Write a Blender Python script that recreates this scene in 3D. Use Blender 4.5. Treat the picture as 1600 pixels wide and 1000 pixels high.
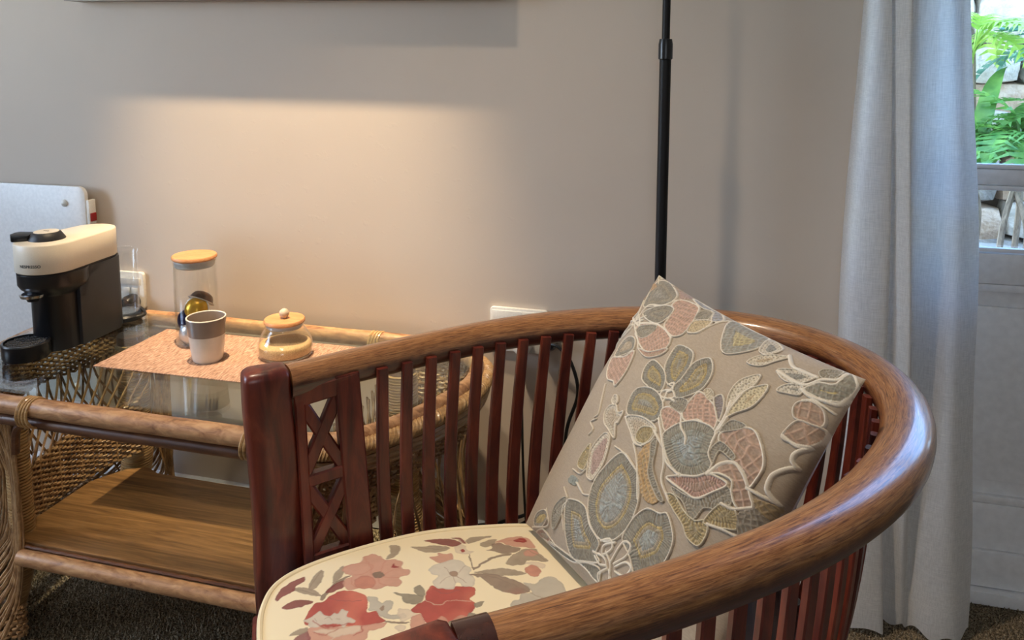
import bpy, bmesh, math, random
import numpy as np
from mathutils import Vector, Matrix, noise as mnoise

for o in list(bpy.data.objects): bpy.data.objects.remove(o)
scene = bpy.context.scene
COL = scene.collection
R = math.radians
random.seed(7); rng = np.random.default_rng(7)
def lin(c):
    c = c/255.0
    return c/12.92 if c <= .04045 else ((c+.055)/1.055)**2.4
def rgb(r, g, b, a=1.0): return (lin(r), lin(g), lin(b), a)

# ------------------------------------------------------------------ camera, world, lights, exposure
cam_d = bpy.data.cameras.new('camera'); cam = bpy.data.objects.new('camera', cam_d); COL.objects.link(cam)
cam.location = (0, 0, 1.17); cam.rotation_euler = (R(90-7), 0, R(15))
cam_d.sensor_width = 36; cam_d.lens = 36*1245/1600; cam_d.shift_y = -257/1600; cam_d.clip_start = .02
scene.camera = cam

world = bpy.data.worlds.new('sky'); scene.world = world; world.use_nodes = True
bg = world.node_tree.nodes['Background']
sky = world.node_tree.nodes.new('ShaderNodeTexSky'); sky.sky_type = 'HOSEK_WILKIE'; sky.turbidity = 2.4
sky.sun_direction = Vector((-.3, -.35, .8)).normalized()
world.node_tree.links.new(sky.outputs['Color'], bg.inputs['Color']); bg.inputs['Strength'].default_value = 50.0

def area(name, loc, look, sx, sy, power, col):
    d = bpy.data.lights.new(name, 'AREA'); d.shape = 'RECTANGLE'; d.size = sx; d.size_y = sy; d.energy = power; d.color = col
    o = bpy.data.objects.new(name, d); COL.objects.link(o); o.location = loc
    o.rotation_euler = (Vector(look)-Vector(loc)).to_track_quat('-Z', 'Y').to_euler(); return o
def spot(name, loc, look, power, col, ang, blend, rad):
    d = bpy.data.lights.new(name, 'SPOT'); d.energy = power; d.color = col; d.spot_size = R(ang); d.spot_blend = blend; d.shadow_soft_size = rad
    o = bpy.data.objects.new(name, d); COL.objects.link(o); o.location = loc
    o.rotation_euler = (Vector(look)-Vector(loc)).to_track_quat('-Z', 'Y').to_euler(); return o
# daylight through the window in the left wall; far behind the viewer an added frontal fill, no window
area('window_daylight_left', (-3.36, .1, 1.45), (0, .3, 1.25), 1.6, 1.3, 26, (.88, .93, 1.0))
area('fill_light_rear', (.9, -4.85, 1.6), (.3, 2, .9), 1.6, 1.3, 34, (.82, .90, 1.0))
# recessed warm ceiling spots: one washing the wall under the picture, one over the seating
spot('ceiling_spot_wall', (-.98, 1.285, 3.04), (-1.03, 1.735, .93), 560, (1.0, .76, .48), 33, 1.0, .03)
spot('ceiling_spot_room', (-.95, .75, 3.04), (-.35, .95, .4), 150, (1.0, .82, .62), 60, 1.0, .06)

scene.view_settings.view_transform = 'Standard'; scene.view_settings.look = 'None'
scene.view_settings.exposure = 0.22; scene.view_settings.gamma = 1.0; scene.view_settings.use_curve_mapping = False
# ------------------------------------------------------------------ helpers
class MB:
    def __init__(s): s.v = []; s.f = []; s.n = 0
    def add(s, v, f):
        v = np.asarray(v, float).reshape(-1, 3); s.v.append(v)
        k = s.n; s.f.extend([tuple(i+k for i in q) for q in f]); s.n += len(v); return s
    def mesh(s, name): return mk_mesh(name, np.vstack(s.v), s.f)
def mk_mesh(name, v, f):
    m = bpy.data.meshes.new(name); m.from_pydata([tuple(p) for p in np.asarray(v, float)], [], f); m.update(); return m
def set_props(o, label=None, cat=None, group=None, kind=None):
    if label: o['label'] = label
    if cat: o['category'] = cat
    if group: o['group'] = group
    if kind: o['kind'] = kind
    return o
def root_of(o):
    while o.parent: o = o.parent
    return o
def add(name, geo, mat, parent=None, smooth=True, kind=None, label=None, bevel=0, world=False, angle=40):
    """Link geometry as one mesh object. Vertices are in the root thing's own frame (world=True: in world axes)."""
    if isinstance(geo, MB): me = geo.mesh(name)
    elif isinstance(geo, tuple): me = mk_mesh(name, *geo)
    else: me = geo
    if world and parent:
        rt = root_of(parent); mw = Matrix.LocRotScale(rt.location, rt.rotation_euler, rt.scale).inverted(); me.transform(mw)
    o = bpy.data.objects.new(name, me); COL.objects.link(o)
    if mat: me.materials.append(mat)
    if parent: o.parent = parent
    bm = bmesh.new(); bm.from_mesh(me); bmesh.ops.recalc_face_normals(bm, faces=bm.faces)
    if bevel:
        es = [e for e in bm.edges if e.is_manifold and e.calc_face_angle(0) > .6]
        bmesh.ops.bevel(bm, geom=es, offset=bevel, segments=2, profile=.6, affect='EDGES', clamp_overlap=True)
    bm.to_mesh(me); bm.free()
    if smooth:
        for p in me.polygons: p.use_smooth = True
        me.set_sharp_from_angle(angle=R(angle))
    set_props(o, label=label, kind=kind); return o
def thing(name, label, cat, loc=(0, 0, 0), rotz=0, group=None):
    o = bpy.data.objects.new(name, None); COL.objects.link(o); o.location = loc; o.rotation_euler = (0, 0, rotz); o.empty_display_size = .05
    return set_props(o, label, cat, group)
def box(x0, x1, y0, y1, z0, z1):
    v = [(x, y, z) for z in (z0, z1) for x, y in ((x0, y0), (x1, y0), (x1, y1), (x0, y1))]
    return v, [(3, 2, 1, 0), (4, 5, 6, 7), (0, 1, 5, 4), (1, 2, 6, 5), (2, 3, 7, 6), (3, 0, 4, 7)]
def smooth_path(P, n, closed=False):
    P = np.asarray(P, float); m = len(P)
    if closed: Q = np.vstack([P[-1:], P, P[:2]]); segs = m
    else: Q = np.vstack([2*P[0]-P[1], P, 2*P[-1]-P[-2]]); segs = m-1
    t = np.linspace(0, segs, n, endpoint=not closed); i = np.minimum(t.astype(int), segs-1); u = (t-i)[:, None]
    a, b, c, d = Q[i], Q[i+1], Q[i+2], Q[i+3]
    return .5*(2*b+(c-a)*u+(2*a-5*b+4*c-d)*u**2+(3*b-3*c+d-a)*u**3)
def frames(P, closed=False, up=None):
    P = np.asarray(P, float)
    T = (np.roll(P, -1, 0)-np.roll(P, 1, 0)) if closed else np.gradient(P, axis=0)
    T /= np.linalg.norm(T, axis=1)[:, None]+1e-12
    if up is not None:
        up = np.broadcast_to(np.asarray(up, float), P.shape)
        S = np.cross(T, up); S /= np.linalg.norm(S, axis=1)[:, None]+1e-12; U = np.cross(S, T); return T, S, U
    a = np.array([0, 0, 1.]) if abs(T[0][2]) < .9 else np.array([1., 0, 0])
    s = np.cross(T[0], a); s /= np.linalg.norm(s); S = [s]
    for k in range(1, len(P)):
        s = S[-1]-T[k]*(S[-1]@T[k]); s /= np.linalg.norm(s)+1e-12; S.append(s)
    S = np.array(S); return T, S, np.cross(S, T)
def sweep(P, sec, closed=False, up=None, caps=True, scale=None):
    """sec: (k,2) section, or (n,k,2) one per point; first axis = side, second = up."""
    P = np.asarray(P, float); n = len(P); sec = np.asarray(sec, float)
    if sec.ndim == 2: sec = np.broadcast_to(sec, (n,)+sec.shape)
    if scale is not None: sec = sec*np.asarray(scale)[:, None, None]
    T, S, U = frames(P, closed, up); k = sec.shape[1]
    V = P[:, None]+sec[:, :, :1]*S[:, None]+sec[:, :, 1:]*U[:, None]
    f = []
    for i in range(n if closed else n-1):
        a, b = i*k, ((i+1) % n)*k
        for j in range(k): j2 = (j+1) % k; f.append((a+j, a+j2, b+j2, b+j))
    if caps and not closed: f += [tuple(range(k))[::-1], tuple(range((n-1)*k, n*k))]
    return V.reshape(-1, 3), f
def circ(r, k): a = np.arange(k)*2*np.pi/k; return np.c_[np.cos(a), np.sin(a)]*r
def tube(P, r, k=8, closed=False, caps=True):
    P = np.asarray(P, float)
    r = np.broadcast_to(np.asarray(r, float), (len(P),))
    return sweep(P, circ(1, k), closed, None, caps, r)
def lathe(prof, k=40, c=(0, 0, 0)):
    prof = np.asarray(prof, float); a = np.arange(k)*2*np.pi/k; n = len(prof)
    V = np.stack([prof[:, :1]*np.cos(a)+c[0], prof[:, :1]*np.sin(a)+c[1], np.repeat(prof[:, 1:]+c[2], k, 1)], 2).reshape(-1, 3)
    f = [(i*k+j, i*k+(j+1) % k, (i+1)*k+(j+1) % k, (i+1)*k+j) for i in range(n-1) for j in range(k)]
    if prof[0, 0] > 1e-6: f.append(tuple(range(k))[::-1])
    if prof[-1, 0] > 1e-6: f.append(tuple(range((n-1)*k, n*k)))
    return V, f
def prism(poly, z0, z1):
    n = len(poly); v = [(x, y, z0) for x, y in poly]+[(x, y, z1) for x, y in poly]
    return v, [tuple(range(n))[::-1], tuple(range(n, 2*n))]+[(i, (i+1) % n, n+(i+1) % n, n+i) for i in range(n)]
def rrect(w, h, r, k=4):
    out = []
    for cx, cy, a0 in ((w/2-r, h/2-r, 0), (-w/2+r, h/2-r, 90), (-w/2+r, -h/2+r, 180), (w/2-r, -h/2+r, 270)):
        for i in range(k+1): a = R(a0+90*i/k); out.append((cx+r*math.cos(a), cy+r*math.sin(a)))
    return np.array(out)

# ------------------------------------------------------------------ materials
def mat(name): 
    m = bpy.data.materials.new(name); m.use_nodes = True; nt = m.node_tree
    return m, nt, nt.nodes['Principled BSDF'], nt.nodes['Material Output']
def N(nt, t, **kw):
    n = nt.nodes.new(t)
    for k, v in kw.items():
        if k in n.inputs: n.inputs[k].default_value = v
        else: setattr(n, k, v)
    return n
def ramp(nt, stops):
    r = nt.nodes.new('ShaderNodeValToRGB'); e = r.color_ramp.elements
    while len(e) < len(stops): e.new(.5)
    for q, (p, c) in zip(e, stops): q.position = p; q.color = c
    return r
def plain(name, col, rough=.5, metal=0, spec=.5, bump=0, bscale=200, coat=0, trans=0):
    m, nt, b, _ = mat(name); b.inputs['Base Color'].default_value = col; b.inputs['Roughness'].default_value = rough
    b.inputs['Metallic'].default_value = metal; b.inputs['Specular IOR Level'].default_value = spec; b.inputs['Coat Weight'].default_value = coat
    tc = N(nt, 'ShaderNodeTexCoord'); nz = N(nt, 'ShaderNodeTexNoise', Scale=bscale, Detail=4.0); nt.links.new(tc.outputs['Object'], nz.inputs['Vector'])
    r = ramp(nt, [(.3, tuple(c*.94 for c in col[:3])+(1,)), (.7, tuple(min(1, c*1.05) for c in col[:3])+(1,))])
    nt.links.new(nz.outputs['Fac'], r.inputs['Fac']); nt.links.new(r.outputs['Color'], b.inputs['Base Color'])
    if bump:
        bp = N(nt, 'ShaderNodeBump', Strength=bump, Distance=.002); nt.links.new(nz.outputs['Fac'], bp.inputs['Height']); nt.links.new(bp.outputs['Normal'], b.inputs['Normal'])
    return m
def wood(name, stops, scale=(6, 6, 60), rough=.35, coat=.3, bump=.15, dist=2.0, detail=6, coord='Object', var=None, crough=.12):
    m, nt, b, _ = mat(name); L = nt.links.new
    tc = N(nt, 'ShaderNodeTexCoord'); mp = N(nt, 'ShaderNodeMapping'); mp.inputs['Scale'].default_value = scale; L(tc.outputs[coord], mp.inputs['Vector'])
    n1 = N(nt, 'ShaderNodeTexNoise', Scale=1.0, Detail=float(detail), Roughness=.62, Distortion=dist); L(mp.outputs['Vector'], n1.inputs['Vector'])
    r = ramp(nt, stops); L(n1.outputs['Fac'], r.inputs['Fac'])
    L(r.outputs['Color'], b.inputs['Base Color']); b.inputs['Roughness'].default_value = rough
    b.inputs['Coat Weight'].default_value = coat; b.inputs['Coat Roughness'].default_value = crough
    bp = N(nt, 'ShaderNodeBump', Strength=bump, Distance=.001); L(n1.outputs['Fac'], bp.inputs['Height']); L(bp.outputs['Normal'], b.inputs['Normal'])
    return m
def thin_glass(name, tint=(.93, .97, .95, 1), f0=.04, rough=0.0, mult=1.0):
    """Pane of glass: transmission plus a mirror part that follows Schlick's Fresnel law."""
    m = bpy.data.materials.new(name); m.use_nodes = True; nt = m.node_tree; nt.nodes.clear(); L = nt.links.new
    out = N(nt, 'ShaderNodeOutputMaterial'); g = N(nt, 'ShaderNodeNewGeometry')
    dot = N(nt, 'ShaderNodeVectorMath', operation='DOT_PRODUCT'); L(g.outputs['Normal'], dot.inputs[0]); L(g.outputs['Incoming'], dot.inputs[1])
    ab = N(nt, 'ShaderNodeMath', operation='ABSOLUTE'); L(dot.outputs['Value'], ab.inputs[0])
    om = N(nt, 'ShaderNodeMath', operation='SUBTRACT'); om.inputs[0].default_value = 1; L(ab.outputs[0], om.inputs[1])
    pw = N(nt, 'ShaderNodeMath', operation='POWER'); L(om.outputs[0], pw.inputs[0]); pw.inputs[1].default_value = 5
    mu = N(nt, 'ShaderNodeMath', operation='MULTIPLY_ADD'); L(pw.outputs[0], mu.inputs[0]); mu.inputs[1].default_value = (1-f0)*mult; mu.inputs[2].default_value = f0
    tr = N(nt, 'ShaderNodeBsdfTransparent', Color=tint); gl = N(nt, 'ShaderNodeBsdfGlossy', Roughness=rough); gl.inputs['Color'].default_value = (1, 1, 1, 1)
    mx = N(nt, 'ShaderNodeMixShader'); L(mu.outputs[0], mx.inputs[0]); L(tr.outputs[0], mx.inputs[1]); L(gl.outputs[0], mx.inputs[2]); L(mx.outputs[0], out.inputs['Surface'])
    return m

def wall_mat():
    m, nt, b, _ = mat('wall_paint'); L = nt.links.new
    tc = N(nt, 'ShaderNodeTexCoord'); n1 = N(nt, 'ShaderNodeTexNoise', Scale=2.2, Detail=3.0); n2 = N(nt, 'ShaderNodeTexNoise', Scale=38.0, Detail=5.0, Roughness=.6); n3 = N(nt, 'ShaderNodeTexNoise', Scale=420.0, Detail=2.0)
    for n in (n1, n2, n3): L(tc.outputs['Object'], n.inputs['Vector'])
    r = ramp(nt, [(.3, rgb(201, 188, 174)), (.7, rgb(207, 194, 180))]); L(n1.outputs['Fac'], r.inputs['Fac']); L(r.outputs['Color'], b.inputs['Base Color'])
    mp = N(nt, 'ShaderNodeMapRange'); mp.inputs[1].default_value = .60; mp.inputs[2].default_value = .74; L(n2.outputs['Fac'], mp.inputs[0])
    a = N(nt, 'ShaderNodeMath', operation='MULTIPLY_ADD'); L(n3.outputs['Fac'], a.inputs[0]); a.inputs[1].default_value = .12; L(mp.outputs[0], a.inputs[2])
    bp = N(nt, 'ShaderNodeBump', Strength=.16, Distance=.002); L(a.outputs[0], bp.inputs['Height']); L(bp.outputs['Normal'], b.inputs['Normal'])
    b.inputs['Roughness'].default_value = .62; b.inputs['Specular IOR Level'].default_value = .25
    return m
def carpet_mat():
    m, nt, b, _ = mat('carpet'); L = nt.links.new
    tc = N(nt, 'ShaderNodeTexCoord'); n1 = N(nt, 'ShaderNodeTexNoise', Scale=330.0, Detail=3.0); n2 = N(nt, 'ShaderNodeTexNoise', Scale=9.0, Detail=3.0)
    for n in (n1, n2): L(tc.outputs['Object'], n.inputs['Vector'])
    r = ramp(nt, [(.32, rgb(70, 60, 48)), (.5, rgb(132, 118, 98)), (.68, rgb(176, 162, 138))]); L(n1.outputs['Fac'], r.inputs['Fac'])
    L(r.outputs['Color'], b.inputs['Base Color'])
    bp = N(nt, 'ShaderNodeBump', Strength=.8, Distance=.004); L(n1.outputs['Fac'], bp.inputs['Height']); L(bp.outputs['Normal'], b.inputs['Normal'])
    b.inputs['Roughness'].default_value = .95; b.inputs['Specular IOR Level'].default_value = .1
    return m
def curtain_mat():
    m = bpy.data.materials.new('linen_sheer'); m.use_nodes = True; nt = m.node_tree; nt.nodes.clear(); L = nt.links.new
    out = N(nt, 'ShaderNodeOutputMaterial'); tc = N(nt, 'ShaderNodeTexCoord')
    mp = N(nt, 'ShaderNodeMapping'); mp.inputs['Scale'].default_value = (60, 60, 900); n = N(nt, 'ShaderNodeTexNoise', Scale=1.0, Detail=4.0)
    mp2 = N(nt, 'ShaderNodeMapping'); mp2.inputs['Scale'].default_value = (900, 900, 30); n2 = N(nt, 'ShaderNodeTexNoise', Scale=1.0, Detail=2.0)
    L(tc.outputs['Object'], mp.inputs[0]); L(mp.outputs[0], n.inputs['Vector']); L(tc.outputs['Object'], mp2.inputs[0]); L(mp2.outputs[0], n2.inputs['Vector'])
    ad = N(nt, 'ShaderNodeMath', operation='ADD'); L(n.outputs['Fac'], ad.inputs[0]); L(n2.outputs['Fac'], ad.inputs[1])
    r = ramp(nt, [(.35, rgb(214, 211, 207)), (.65, rgb(240, 237, 233))]); hf = N(nt, 'ShaderNodeMath', operation='MULTIPLY'); hf.inputs[1].default_value = .5; L(ad.outputs[0], hf.inputs[0]); L(hf.outputs[0], r.inputs['Fac'])
    bp = N(nt, 'ShaderNodeBump', Strength=.25, Distance=.001); L(ad.outputs[0], bp.inputs['Height'])
    d = N(nt, 'ShaderNodeBsdfDiffuse'); t = N(nt, 'ShaderNodeBsdfTranslucent'); mx = N(nt, 'ShaderNodeMixShader', Fac=.42)
    for s in (d, t): L(r.outputs['Color'], s.inputs['Color']); L(bp.outputs['Normal'], s.inputs['Normal'])
    L(d.outputs[0], mx.inputs[1]); L(t.outputs[0], mx.inputs[2]); L(mx.outputs[0], out.inputs['Surface']); return m
def attr_mat(name, rough=.85, bump=.3, bscale=700, sheen=.2, weave=False):
    """Cloth whose dye or thread colour is stored on the mesh."""
    m, nt, b, _ = mat(name); L = nt.links.new
    at = N(nt, 'ShaderNodeAttribute'); at.attribute_name = 'dye'; L(at.outputs['Color'], b.inputs['Base Color'])
    tc = N(nt, 'ShaderNodeTexCoord'); n = N(nt, 'ShaderNodeTexNoise', Scale=float(bscale), Detail=3.0); L(tc.outputs['Object'], n.inputs['Vector'])
    bp = N(nt, 'ShaderNodeBump', Strength=bump, Distance=.001); L(n.outputs['Fac'], bp.inputs['Height']); L(bp.outputs['Normal'], b.inputs['Normal'])
    b.inputs['Roughness'].default_value = rough; b.inputs['Specular IOR Level'].default_value = .15; b.inputs['Sheen Weight'].default_value = sheen
    return m
def rattan_mat(name, stops, scale, rough=.45):
    return wood(name, stops, scale=scale, rough=rough, coat=.25, bump=.25, dist=.6, detail=5)

M = {}
M['wall'] = wall_mat(); M['carpet'] = carpet_mat(); M['curtain'] = curtain_mat()
M['white_paint'] = plain('white_gloss_paint', rgb(236, 236, 238), .38, bump=.03, bscale=60)
M['white_plastic'] = plain('white_plastic', rgb(235, 234, 228), .35, bump=.01)
M['white_enamel'] = plain('white_enamel', rgb(230, 228, 226), .32, bump=.02, bscale=120)
M['ceiling'] = plain('ceiling_paint', rgb(226, 222, 216), .8)
M['black_metal'] = plain('black_powder_coat', rgb(17, 16, 17), .5, spec=.3, bump=.05, bscale=900)
M['black_plastic'] = plain('black_plastic', rgb(22, 23, 27), .30, bump=.02, bscale=600)
M['black_matte'] = plain('charcoal_plastic', rgb(38, 38, 42), .46, bump=.06, bscale=1500)
M['rubber'] = plain('black_rubber', rgb(20, 20, 21), .45, bump=.03)
M['cream'] = plain('cream_plastic', rgb(238, 226, 206), .36, bump=.01, bscale=900)
M['red_plastic'] = plain('red_switch', rgb(150, 24, 26), .3)
M['glass'] = thin_glass('table_glass', (.90, .95, .93, 1), mult=1.0)
M['jar_glass'] = thin_glass('jar_glass', (.985, .99, .987, 1))
M['pane'] = thin_glass('window_pane', (.95, .98, 1, 1))
M['bamboo'] = wood('bamboo', [(.3, rgb(176, 118, 72)), (.5, rgb(194, 136, 88)), (.7, rgb(208, 152, 104))], (25, 140, 140), .5, .1, .1, .4)
M['bead'] = wood('pale_beech', [(.3, rgb(176, 156, 134)), (.7, rgb(204, 186, 164))], (60, 60, 160), .6, 0, .1, .3)
M['silicone'] = plain('grey_silicone', rgb(196, 192, 184), .5)
M['mahogany'] = wood('dark_red_mahogany', [(.25, rgb(44, 13, 9)), (.45, rgb(84, 28, 19)), (.62, rgb(116, 47, 31)), (.82, rgb(146, 78, 50))], (30, 30, 5.5), .38, .22, .22, 1.2, crough=.18)
M['dark_wood'] = wood('near_black_mahogany', [(.3, rgb(34, 15, 14)), (.6, rgb(66, 34, 28)), (.8, rgb(92, 56, 44))], (20, 20, 12), .25, .5, .22, 1.2, crough=.14)
M['mahogany_dark'] = wood('dark_brown_mahogany', [(.3, rgb(52, 24, 18)), (.6, rgb(96, 50, 36)), (.8, rgb(128, 76, 52))], (20, 20, 12), .26, .45, .22, 1.2, crough=.16)
M['plywood'] = wood('oak_ply', [(.25, rgb(78, 52, 30)), (.45, rgb(116, 82, 48)), (.6, rgb(138, 100, 62)), (.8, rgb(158, 120, 78))], (4.0, 70, 60), .42, .25, .14, 1.6)
M['rattan'] = rattan_mat('rattan_pole', [(.25, rgb(92, 60, 38)), (.42, rgb(156, 112, 76)), (.6, rgb(190, 146, 104)), (.85, rgb(210, 174, 132))], (26, 75, 75))
M['rattan_dark'] = rattan_mat('rattan_dark', [(.3, rgb(66, 36, 20)), (.6, rgb(104, 64, 38)), (.85, rgb(134, 90, 56))], (9, 60, 60))
M['wicker'] = rattan_mat('wicker', [(.22, rgb(74, 48, 30)), (.42, rgb(142, 106, 70)), (.6, rgb(182, 144, 102)), (.85, rgb(212, 180, 138))], (55, 55, 30), .5)
M['cane'] = rattan_mat('cane_binding', [(.25, rgb(128, 92, 54)), (.5, rgb(180, 142, 94)), (.8, rgb(206, 174, 126))], (30, 30, 260), .42)
# ------------------------------------------------------------------ the room
YW = 1.735; XD0, XD1 = .345, 1.235; ZD = 2.15; YD = 1.825; CEIL = 3.1
def struct(name, geo, m, parent=None, label=None, cat=None, **kw):
    o = add(name, geo, m, parent, **kw)
    if not parent: o['kind'] = 'structure'
    if label: o['label'] = label
    if cat: o['category'] = cat
    return o
struct('floor', box(-3.5, 3.3, -5.0, YW+.25, -.06, -.004), M['carpet'], label='grey-brown cut pile carpet floor of the room', cat='floor', smooth=False)
wb = MB(); wb.add(*box(-3.5, XD0, YW, YW+.25, 0, CEIL)); wb.add(*box(XD1, 3.3, YW, YW+.25, 0, CEIL)); wb.add(*box(XD0, XD1, YW, YW+.25, ZD, CEIL))
struct('wall_back', wb, M['wall'], label='taupe painted plaster wall behind the table and armchair', cat='wall', smooth=False)
wl = MB(); Y0, Y1, Z0, Z1 = -.4, .5, .9, 2.0
wl.add(*box(-3.6, -3.4, -5, Y0, 0, CEIL)); wl.add(*box(-3.6, -3.4, Y1, YW, 0, CEIL)); wl.add(*box(-3.6, -3.4, Y0, Y1, 0, Z0)); wl.add(*box(-3.6, -3.4, Y0, Y1, Z1, CEIL))
struct('wall_left', wl, M['wall'], label='taupe wall on the left, outside the picture', cat='wall', smooth=False)
struct('wall_right', box(3.2, 3.4, -5, YW, 0, CEIL), M['wall'], label='taupe wall on the right, outside the picture', cat='wall', smooth=False)
wf = box(-3.5, 3.3, -5.1, -4.9, 0, CEIL)
struct('wall_front', wf, M['wall'], label='taupe wall behind the viewer', cat='wall', smooth=False)
struct('ceiling', box(-3.5, 3.3, -5.0, YW+.25, CEIL, CEIL+.1), M['ceiling'], label='pale ceiling above the room', cat='ceiling', smooth=False)
bbp = [(0, 0), (.018, 0), (.018, .040), (.012, .050), (.002, .053), (0, .053)]
def skirting(x0, x1):
    v = [(x0, YW-a, z) for a, z in bbp]+[(x1, YW-a, z) for a, z in bbp]; n = len(bbp)
    return v, [tuple(range(n)), tuple(range(n, 2*n))[::-1]]+[(i, (i+1) % n, n+(i+1) % n, n+i) for i in range(n)]
struct('baseboard_back', skirting(-3.4, XD0), M['white_paint'], label='low white skirting along the back wall', cat='baseboard', smooth=False)

# carpet pile: short tufts where the floor can be seen
def tufts(x0, x1, y0, y1, d):
    nx, ny = int((x1-x0)/d), int((y1-y0)/d); g = np.stack(np.meshgrid(np.arange(nx), np.arange(ny)), -1).reshape(-1, 2)*d+[x0, y0]
    g = g+rng.uniform(-.55, .55, g.shape)*d; n = len(g); a = rng.uniform(0, 6.28, n); r = rng.uniform(.6, 1.0, n)*d*.75
    V = np.zeros((n, 4, 3))
    for k in range(3):
        V[:, k, 0] = g[:, 0]+r*np.cos(a+k*2.094); V[:, k, 1] = g[:, 1]+r*np.sin(a+k*2.094); V[:, k, 2] = -.005
    V[:, 3, :2] = g+rng.uniform(-.5, .5, (n, 2))*d; V[:, 3, 2] = rng.uniform(.001, .0045, n)
    b = np.arange(n)*4; F = np.stack([np.stack([b+i, b+j, b+3], 1) for i, j in ((0, 1), (1, 2), (2, 0))], 1).reshape(-1, 3)
    return V.reshape(-1, 3), F
tv1, tf1 = tufts(-1.75, -.35, .95, 1.715, .0062); tv2, tf2 = tufts(-.1, .8, 1.25, 1.815, .0062)
pile = bpy.data.meshes.new('carpet_pile'); tv = np.vstack([tv1, tv2]); tf = np.vstack([tf1, tf2+len(tv1)])
pile.from_pydata(tv.tolist(), [], tf.tolist()); pile.materials.append(M['carpet']); pile.update()
po = bpy.data.objects.new('carpet_pile', pile); COL.objects.link(po); set_props(po, 'tufted grey-brown carpet pile under the table and curtain', 'carpet', kind='stuff')

# garden door, set back in its opening: stiles, rails, glazing bar, panes, lower panel
door = bpy.data.objects.new('door_1', None); COL.objects.link(door); door.location = (.825, YD+.02, 0)
set_props(door, 'white painted glazed garden door with lower wooden panel behind the curtain', 'door', kind='structure')
def dpart(name, b, bevel=.003, m='white_paint', par=None, **kw): return add(name, box(*b), M[m], par or door, bevel=bevel, world=True, **kw)
a0, a1 = XD0+.025, XD1-.03
dpart('stile', (a0, a0+.065, YD, YD+.04, .035, ZD-.03)); dpart('stile', (a1-.065, a1, YD, YD+.04, .035, ZD-.03))
g0, g1 = a0+.065, a1-.065
dpart('bottom_rail', (g0, g1, YD, YD+.04, .035, .215)); dpart('lock_rail', (g0, g1, YD, YD+.04, .70, .765)); dpart('top_rail', (g0, g1, YD, YD+.04, ZD-.13, ZD-.03))
dpart('kick_board', (a0+.004, a1-.004, YD-.012, YD-.0005, .03, .112), .003)
dpart('lower_panel', (g0, g1, YD+.014, YD+.028, .215, .70), .0)
def bead(x0, x1, z0, z1, par, w=.012, y=YD+.002, dpt=.014):
    mb = MB()
    for b in ((x0, x1, y, y+dpt, z0, z0+w), (x0, x1, y, y+dpt, z1-w, z1), (x0, x0+w, y, y+dpt, z0+w, z1-w), (x1-w, x1, y, y+dpt, z0+w, z1-w)): mb.add(*box(*b))
    return add('bead_moulding', mb, M['white_paint'], par, bevel=.0025, world=True)
bead(g0+.0005, g1-.0005, .2155, .6995, door, .016)
add('panel_field', box(g0+.05, g1-.05, YD+.006, YD+.0138, .265, .65), M['white_paint'], door, bevel=.004, world=True)
bars = [(.766, .908), (.942, 1.36), (1.394, ZD-.13)]
for zb0, zb1 in ((.908, .942), (1.36, 1.394)): dpart('glazing_bar', (g0, g1, YD+.004, YD+.036, zb0, zb1), .004)
for z0, z1 in bars:
    p = dpart('pane', (g0, g1, YD+.020, YD+.0215, z0, z1), 0, 'pane', smooth=False); bead(g0+.0005, g1-.0005, z0+.0005, z1-.0005, door, .010, YD+.003, .012)
hd = add('handle', tube(smooth_path([(a1-.05, YD, 1.0), (a1-.05, YD-.045, 1.0), (a1-.09, YD-.05, 1.0), (a1-.16, YD-.05, .998)], 16), .008, 8), M['black_metal'], door, world=True)
fr = MB()
for b in ((XD0, a0, YW+.03, YD+.07, .0, ZD), (a1, XD1, YW+.03, YD+.07, .0, ZD), (a0, a1, YW+.03, YD+.07, ZD-.03, ZD)): fr.add(*box(*b))
add('frame', fr, M['white_paint'], door, bevel=.003, world=True)
add('sill', box(a0, a1, YD-.03, YD+.12, -.002, .028), M['white_paint'], door, bevel=.004, world=True)

# ------------------------------------------------------------------ garden outside the door
M['soil'] = plain('soil', rgb(92, 74, 58), .95, bump=.8, bscale=60)
struct('ground_outside', box(-.6, 3.6, YW+.25, 4.2, -.3, -.02), M['soil'], label='bare garden soil outside the door', cat='ground', smooth=False)
def stone_mat(i, c0, c1, c2):
    m, nt, b, _ = mat('sandstone'); L = nt.links.new
    tc = N(nt, 'ShaderNodeTexCoord'); n = N(nt, 'ShaderNodeTexNoise', Scale=7.0+i, Detail=8.0, Roughness=.68); L(tc.outputs['Object'], n.inputs['Vector'])
    r = ramp(nt, [(.3, c0), (.5, c1), (.68, c2)]); L(n.outputs['Fac'], r.inputs['Fac']); L(r.outputs['Color'], b.inputs['Base Color'])
    n2 = N(nt, 'ShaderNodeTexNoise', Scale=34.0, Detail=6.0); L(tc.outputs['Object'], n2.inputs['Vector'])
    bp = N(nt, 'ShaderNodeBump', Strength=.8, Distance=.02); L(n2.outputs['Fac'], bp.inputs['Height']); L(bp.outputs['Normal'], b.inputs['Normal']); b.inputs['Roughness'].default_value = .9
    return m
SM = [stone_mat(0, rgb(150, 144, 138), rgb(204, 198, 190), rgb(232, 228, 222)), stone_mat(1, rgb(138, 112, 92), rgb(198, 172, 150), rgb(226, 208, 190)), stone_mat(2, rgb(104, 100, 98), rgb(156, 152, 148), rgb(204, 200, 196))]
M['mortar'] = plain('earth_mortar', rgb(96, 84, 74), .95, bump=.9, bscale=40)
gw = struct('wall_garden', box(.1, 2.4, 3.30, 3.6, -.1, 1.62), M['mortar'], label='rubble sandstone retaining wall seen through the door glass', cat='stone wall', smooth=False)
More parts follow.
